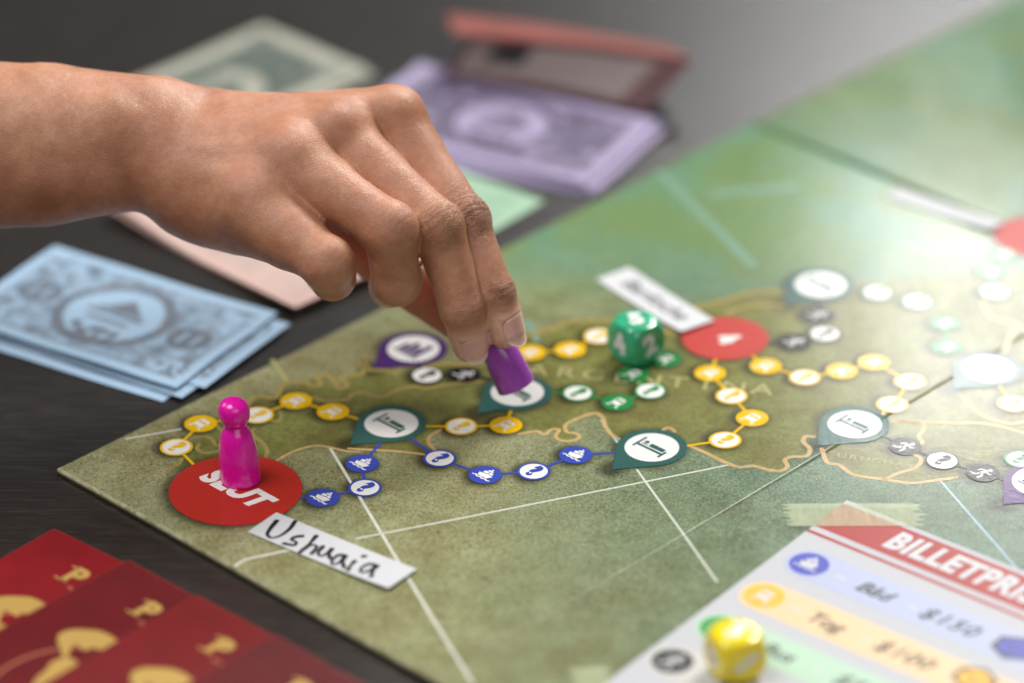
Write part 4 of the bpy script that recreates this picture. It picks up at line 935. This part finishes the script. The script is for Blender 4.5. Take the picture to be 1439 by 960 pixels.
def make_hand():
    pts = np.vstack([np.array(v) for v in FING.values()]); lo = np.array([J(-430, 0, 0)[0] - 34, pts[:, 1].min() - 16, pts[:, 2].min() - 20]); hi = np.array([pts[:, 0].max() + 10, J(0, 60, 20)[1], pts[:, 2].max() + 14])
    lo[2] = -34
    V, F = surface_nets(lo, hi, 1.05)
    for _ in range(2):
        g_ = gradient(V); V = V - g_ * np.clip(sdf(V), -1, 1)[:, None]
    V, F = subdivide(V, F)
    inside = (V[:, 0] > lo[0] + 1.5)
    for _ in range(2):
        g_ = gradient(V); V = V - g_ * np.where(inside, np.clip(sdf(V), -1, 1), 0)[:, None]
    N = gradient(V); palm, d = sdf_parts(V)
    names = list(d); Dm = np.stack([d[k] for k in names], 1); near = Dm.argmin(1); dist = Dm.min(1)
    crease = np.zeros(len(V)); knuckle = np.zeros(len(V)); pink = np.zeros(len(V)); pale = np.zeros(len(V)); disp = np.zeros(len(V))
    fn = np.array([mnoise.noise(Vector(p * 0.22)) for p in V]); fn2 = np.array([mnoise.noise(Vector(p * 0.75)) for p in V]); fn3 = np.array([mnoise.noise(Vector(p * 0.07)) for p in V])
    ws = np.zeros(len(V)); wa = np.zeros(len(V)); wm = np.zeros(len(V))
    for i, k in enumerate(names):
        a, b, c, t = FING[k]; sel = (near == i) & (dist < 2.5)
        if k == 'thumb':
            pink[sel] = np.maximum(pink[sel], 1.0 * sm((V[sel] - a) @ ((c - a) / np.linalg.norm(c - a)), 20, 48)); continue
        n = DORSAL[k]
        # wrinkle field over the two finger joints: ws along the finger, wa around it, wm how strong
        for (jt, w, amp, lines) in ((b, 8.5, 1.0, (-1.6, 0.9)), (c, 5.0, 0.8, (-0.4,))):
            amp *= {'index': 1.0, 'middle': 0.5, 'ring': 0.2, 'pinky': 0.15}[k]
            seg = (c - a) if jt is b else (t - b); ax = seg / np.linalg.norm(seg); nn = n - ax * (n @ ax); nn /= np.linalg.norm(nn); bn = np.cross(ax, nn)
            q = V[sel] - jt; s = q @ ax; al = np.arctan2(q @ bn, q @ nn); wd = np.exp(-(al / 1.05) ** 4); m = amp * np.exp(-(s / w) ** 2) * wd
            up = m > wm[sel]; idx = np.where(sel)[0][up]
            wm[idx] = m[up]; ws[idx] = (s + 0.06 * w * al * al)[up] + (0 if jt is b else 40) + 100 * i; wa[idx] = (al * 7.5)[up]
            for l in lines:
                cv = s - (l + 0.9 * fn[sel] + 0.5 * fn2[sel]); gq = np.exp(-(cv / 0.45) ** 2) * wd
                disp[sel] -= 0.26 * amp * gq; crease[sel] = np.maximum(crease[sel], gq * amp * 0.8)
            knuckle[sel] = np.maximum(knuckle[sel], 0.75 * amp * np.exp(-(s / (w * 1.1)) ** 2) * wd)
        ax = (t - c) / np.linalg.norm(t - c); q = V[sel] - c; s = q @ ax
        pale[sel] = np.maximum(pale[sel], sm(s, 1.5, 8.5) * 0.95)
    for k in NAIL:
        c, t, ax, n, bn = nail_frame(k); back, L, fm = NAIL[k]; q = V - t; s = q @ ax + back; al = np.abs(np.arctan2(q @ bn, q @ n)); near_ = (np.linalg.norm(q, axis=1) < 14) & (near == names.index(k))
        ins = near_ * (1 - sm(al / fm, 0.90, 1.04)) * sm(s, -0.2, 0.7); disp -= 0.42 * ins
        rim = near_ * np.exp(-((al / fm - 1.14) / 0.12) ** 2) * sm(s, 0, 2) * (1 - sm(s, 6, 9)); disp += 0.28 * rim
        cut = near_ * np.exp(-((s + 0.9) / 0.8) ** 2) * (al < fm); disp += 0.22 * cut
        crease = np.maximum(crease, 0.35 * near_ * np.exp(-((al / fm - 1.02) / 0.05) ** 2) * (s > 0) * (s < 8))
    disp += 0.11 * fn + 0.30 * fn3 + 0.04 * fn2
    V = V + N * disp[:, None]
    dorsum = sm(N[:, 2], 0.1, 0.7) * (1 - sm(V[:, 0], J(430, 0, 0)[0], J(500, 0, 0)[0])) * sm(V[:, 0], J(150, 0, 10)[0], J(260, 0, 10)[0])
    pink = np.maximum(pink, 0.55 * sm(-N[:, 2], 0.2, 0.8) * (dist < 3))
    org = hand_world(J(200, 200, 6)[None])[0]
    o = mk('person', hand_world(V), F, skin_material(), loc=org, smooth=True, attrs=dict(crease=np.clip(crease, 0, 1), knuckle=np.clip(knuckle, 0, 1), pink=pink, pale=pale, dorsum=dorsum, wrinkle_s=ws, wrinkle_a=wa, wrinkle_m=wm))
    tag(o, 'bare right hand and forearm reaching over the board, pinching a purple pawn', 'person')
    nm = NT('fingernail'); co = nm.coord((1000, 1000, 1000)); v_at = nm.attr('along')
    nm.set(Base_Color=nm.ramp(v_at, (0.0, srgb(236, 190, 180)), (0.14, srgb(224, 168, 160)), (0.82, srgb(228, 172, 164)), (0.93, srgb(234, 194, 184)), (1.0, srgb(242, 222, 210))), Roughness=0.22, Subsurface_Weight=0.2, Subsurface_Radius=(1, .4, .3), Subsurface_Scale=0.002, Coat_Weight=0.3, Coat_Roughness=0.15)
    for k in NAIL:
        c, t, ax, n, bn = nail_frame(k); back, L, fm = NAIL[k]; nu, nv = 25, 29; P = []; al_at = []
        for iv in range(nv):
            for iu in range(nu):
                u = -1 + 2 * iu / (nu - 1); v = iv / (nv - 1)
                wv = math.sqrt(max(0.0, 1 - (1 - min(v / 0.30, 1)) ** 2 * 0.62)); end = 1 - 0.26 * abs(u) ** 2.4
                start = 0.05 * (1 - u * u) * -1
                s = (start + v * (end - start)) * L - back; ph = u * fm * wv
                dr = n * math.cos(ph) + bn * math.sin(ph); o_ = t + ax * min(s, 2.6) ; lo_, hi_ = 1.0, 12.0
                P.append((o_, dr, s)); al_at.append(v)
        O = np.array([p[0] for p in P]); Dr = np.array([p[1] for p in P]); ss = np.array([p[2] for p in P]); lo_ = np.full(len(P), 1.0); hi_ = np.full(len(P), 13.0)
        for _ in range(22):
            m = (lo_ + hi_) / 2; f = sdf(O + Dr * m[:, None]); lo_ = np.where(f < 0, m, lo_); hi_ = np.where(f < 0, hi_, m)
        uu = np.array([-1 + 2 * (i % nu) / (nu - 1) for i in range(len(P))]); vv = np.array(al_at)
        Q = O + Dr * (lo_ + 0.10 - 0.12 * np.abs(uu) ** 6 - 0.3 * (vv < 0.02))[:, None] + ax * np.maximum(ss - 2.6, 0)[:, None]
        idx = np.arange(nu * nv).reshape(nv, nu); Fq = np.stack([idx[:-1, :-1], idx[:-1, 1:], idx[1:, 1:], idx[1:, :-1]], -1).reshape(-1, 4)
        loop = np.r_[idx[:, 0], idx[-1, 1:], idx[-2::-1, -1], idx[0, -2:0:-1]]; N2 = nu * nv; kk = np.arange(len(loop)); k2 = (kk + 1) % len(loop)
        Vn = np.vstack([Q, Q - Dr * 0.4]); Fn = np.vstack([Fq[:, ::-1], Fq + N2, np.stack([loop[kk], loop[k2], N2 + loop[k2], N2 + loop[kk]], 1)])
        mk('fingernail', hand_world(Vn), Fn, nm.m, o, smooth=True, attrs=dict(along=np.r_[vv, vv]))
make_hand()
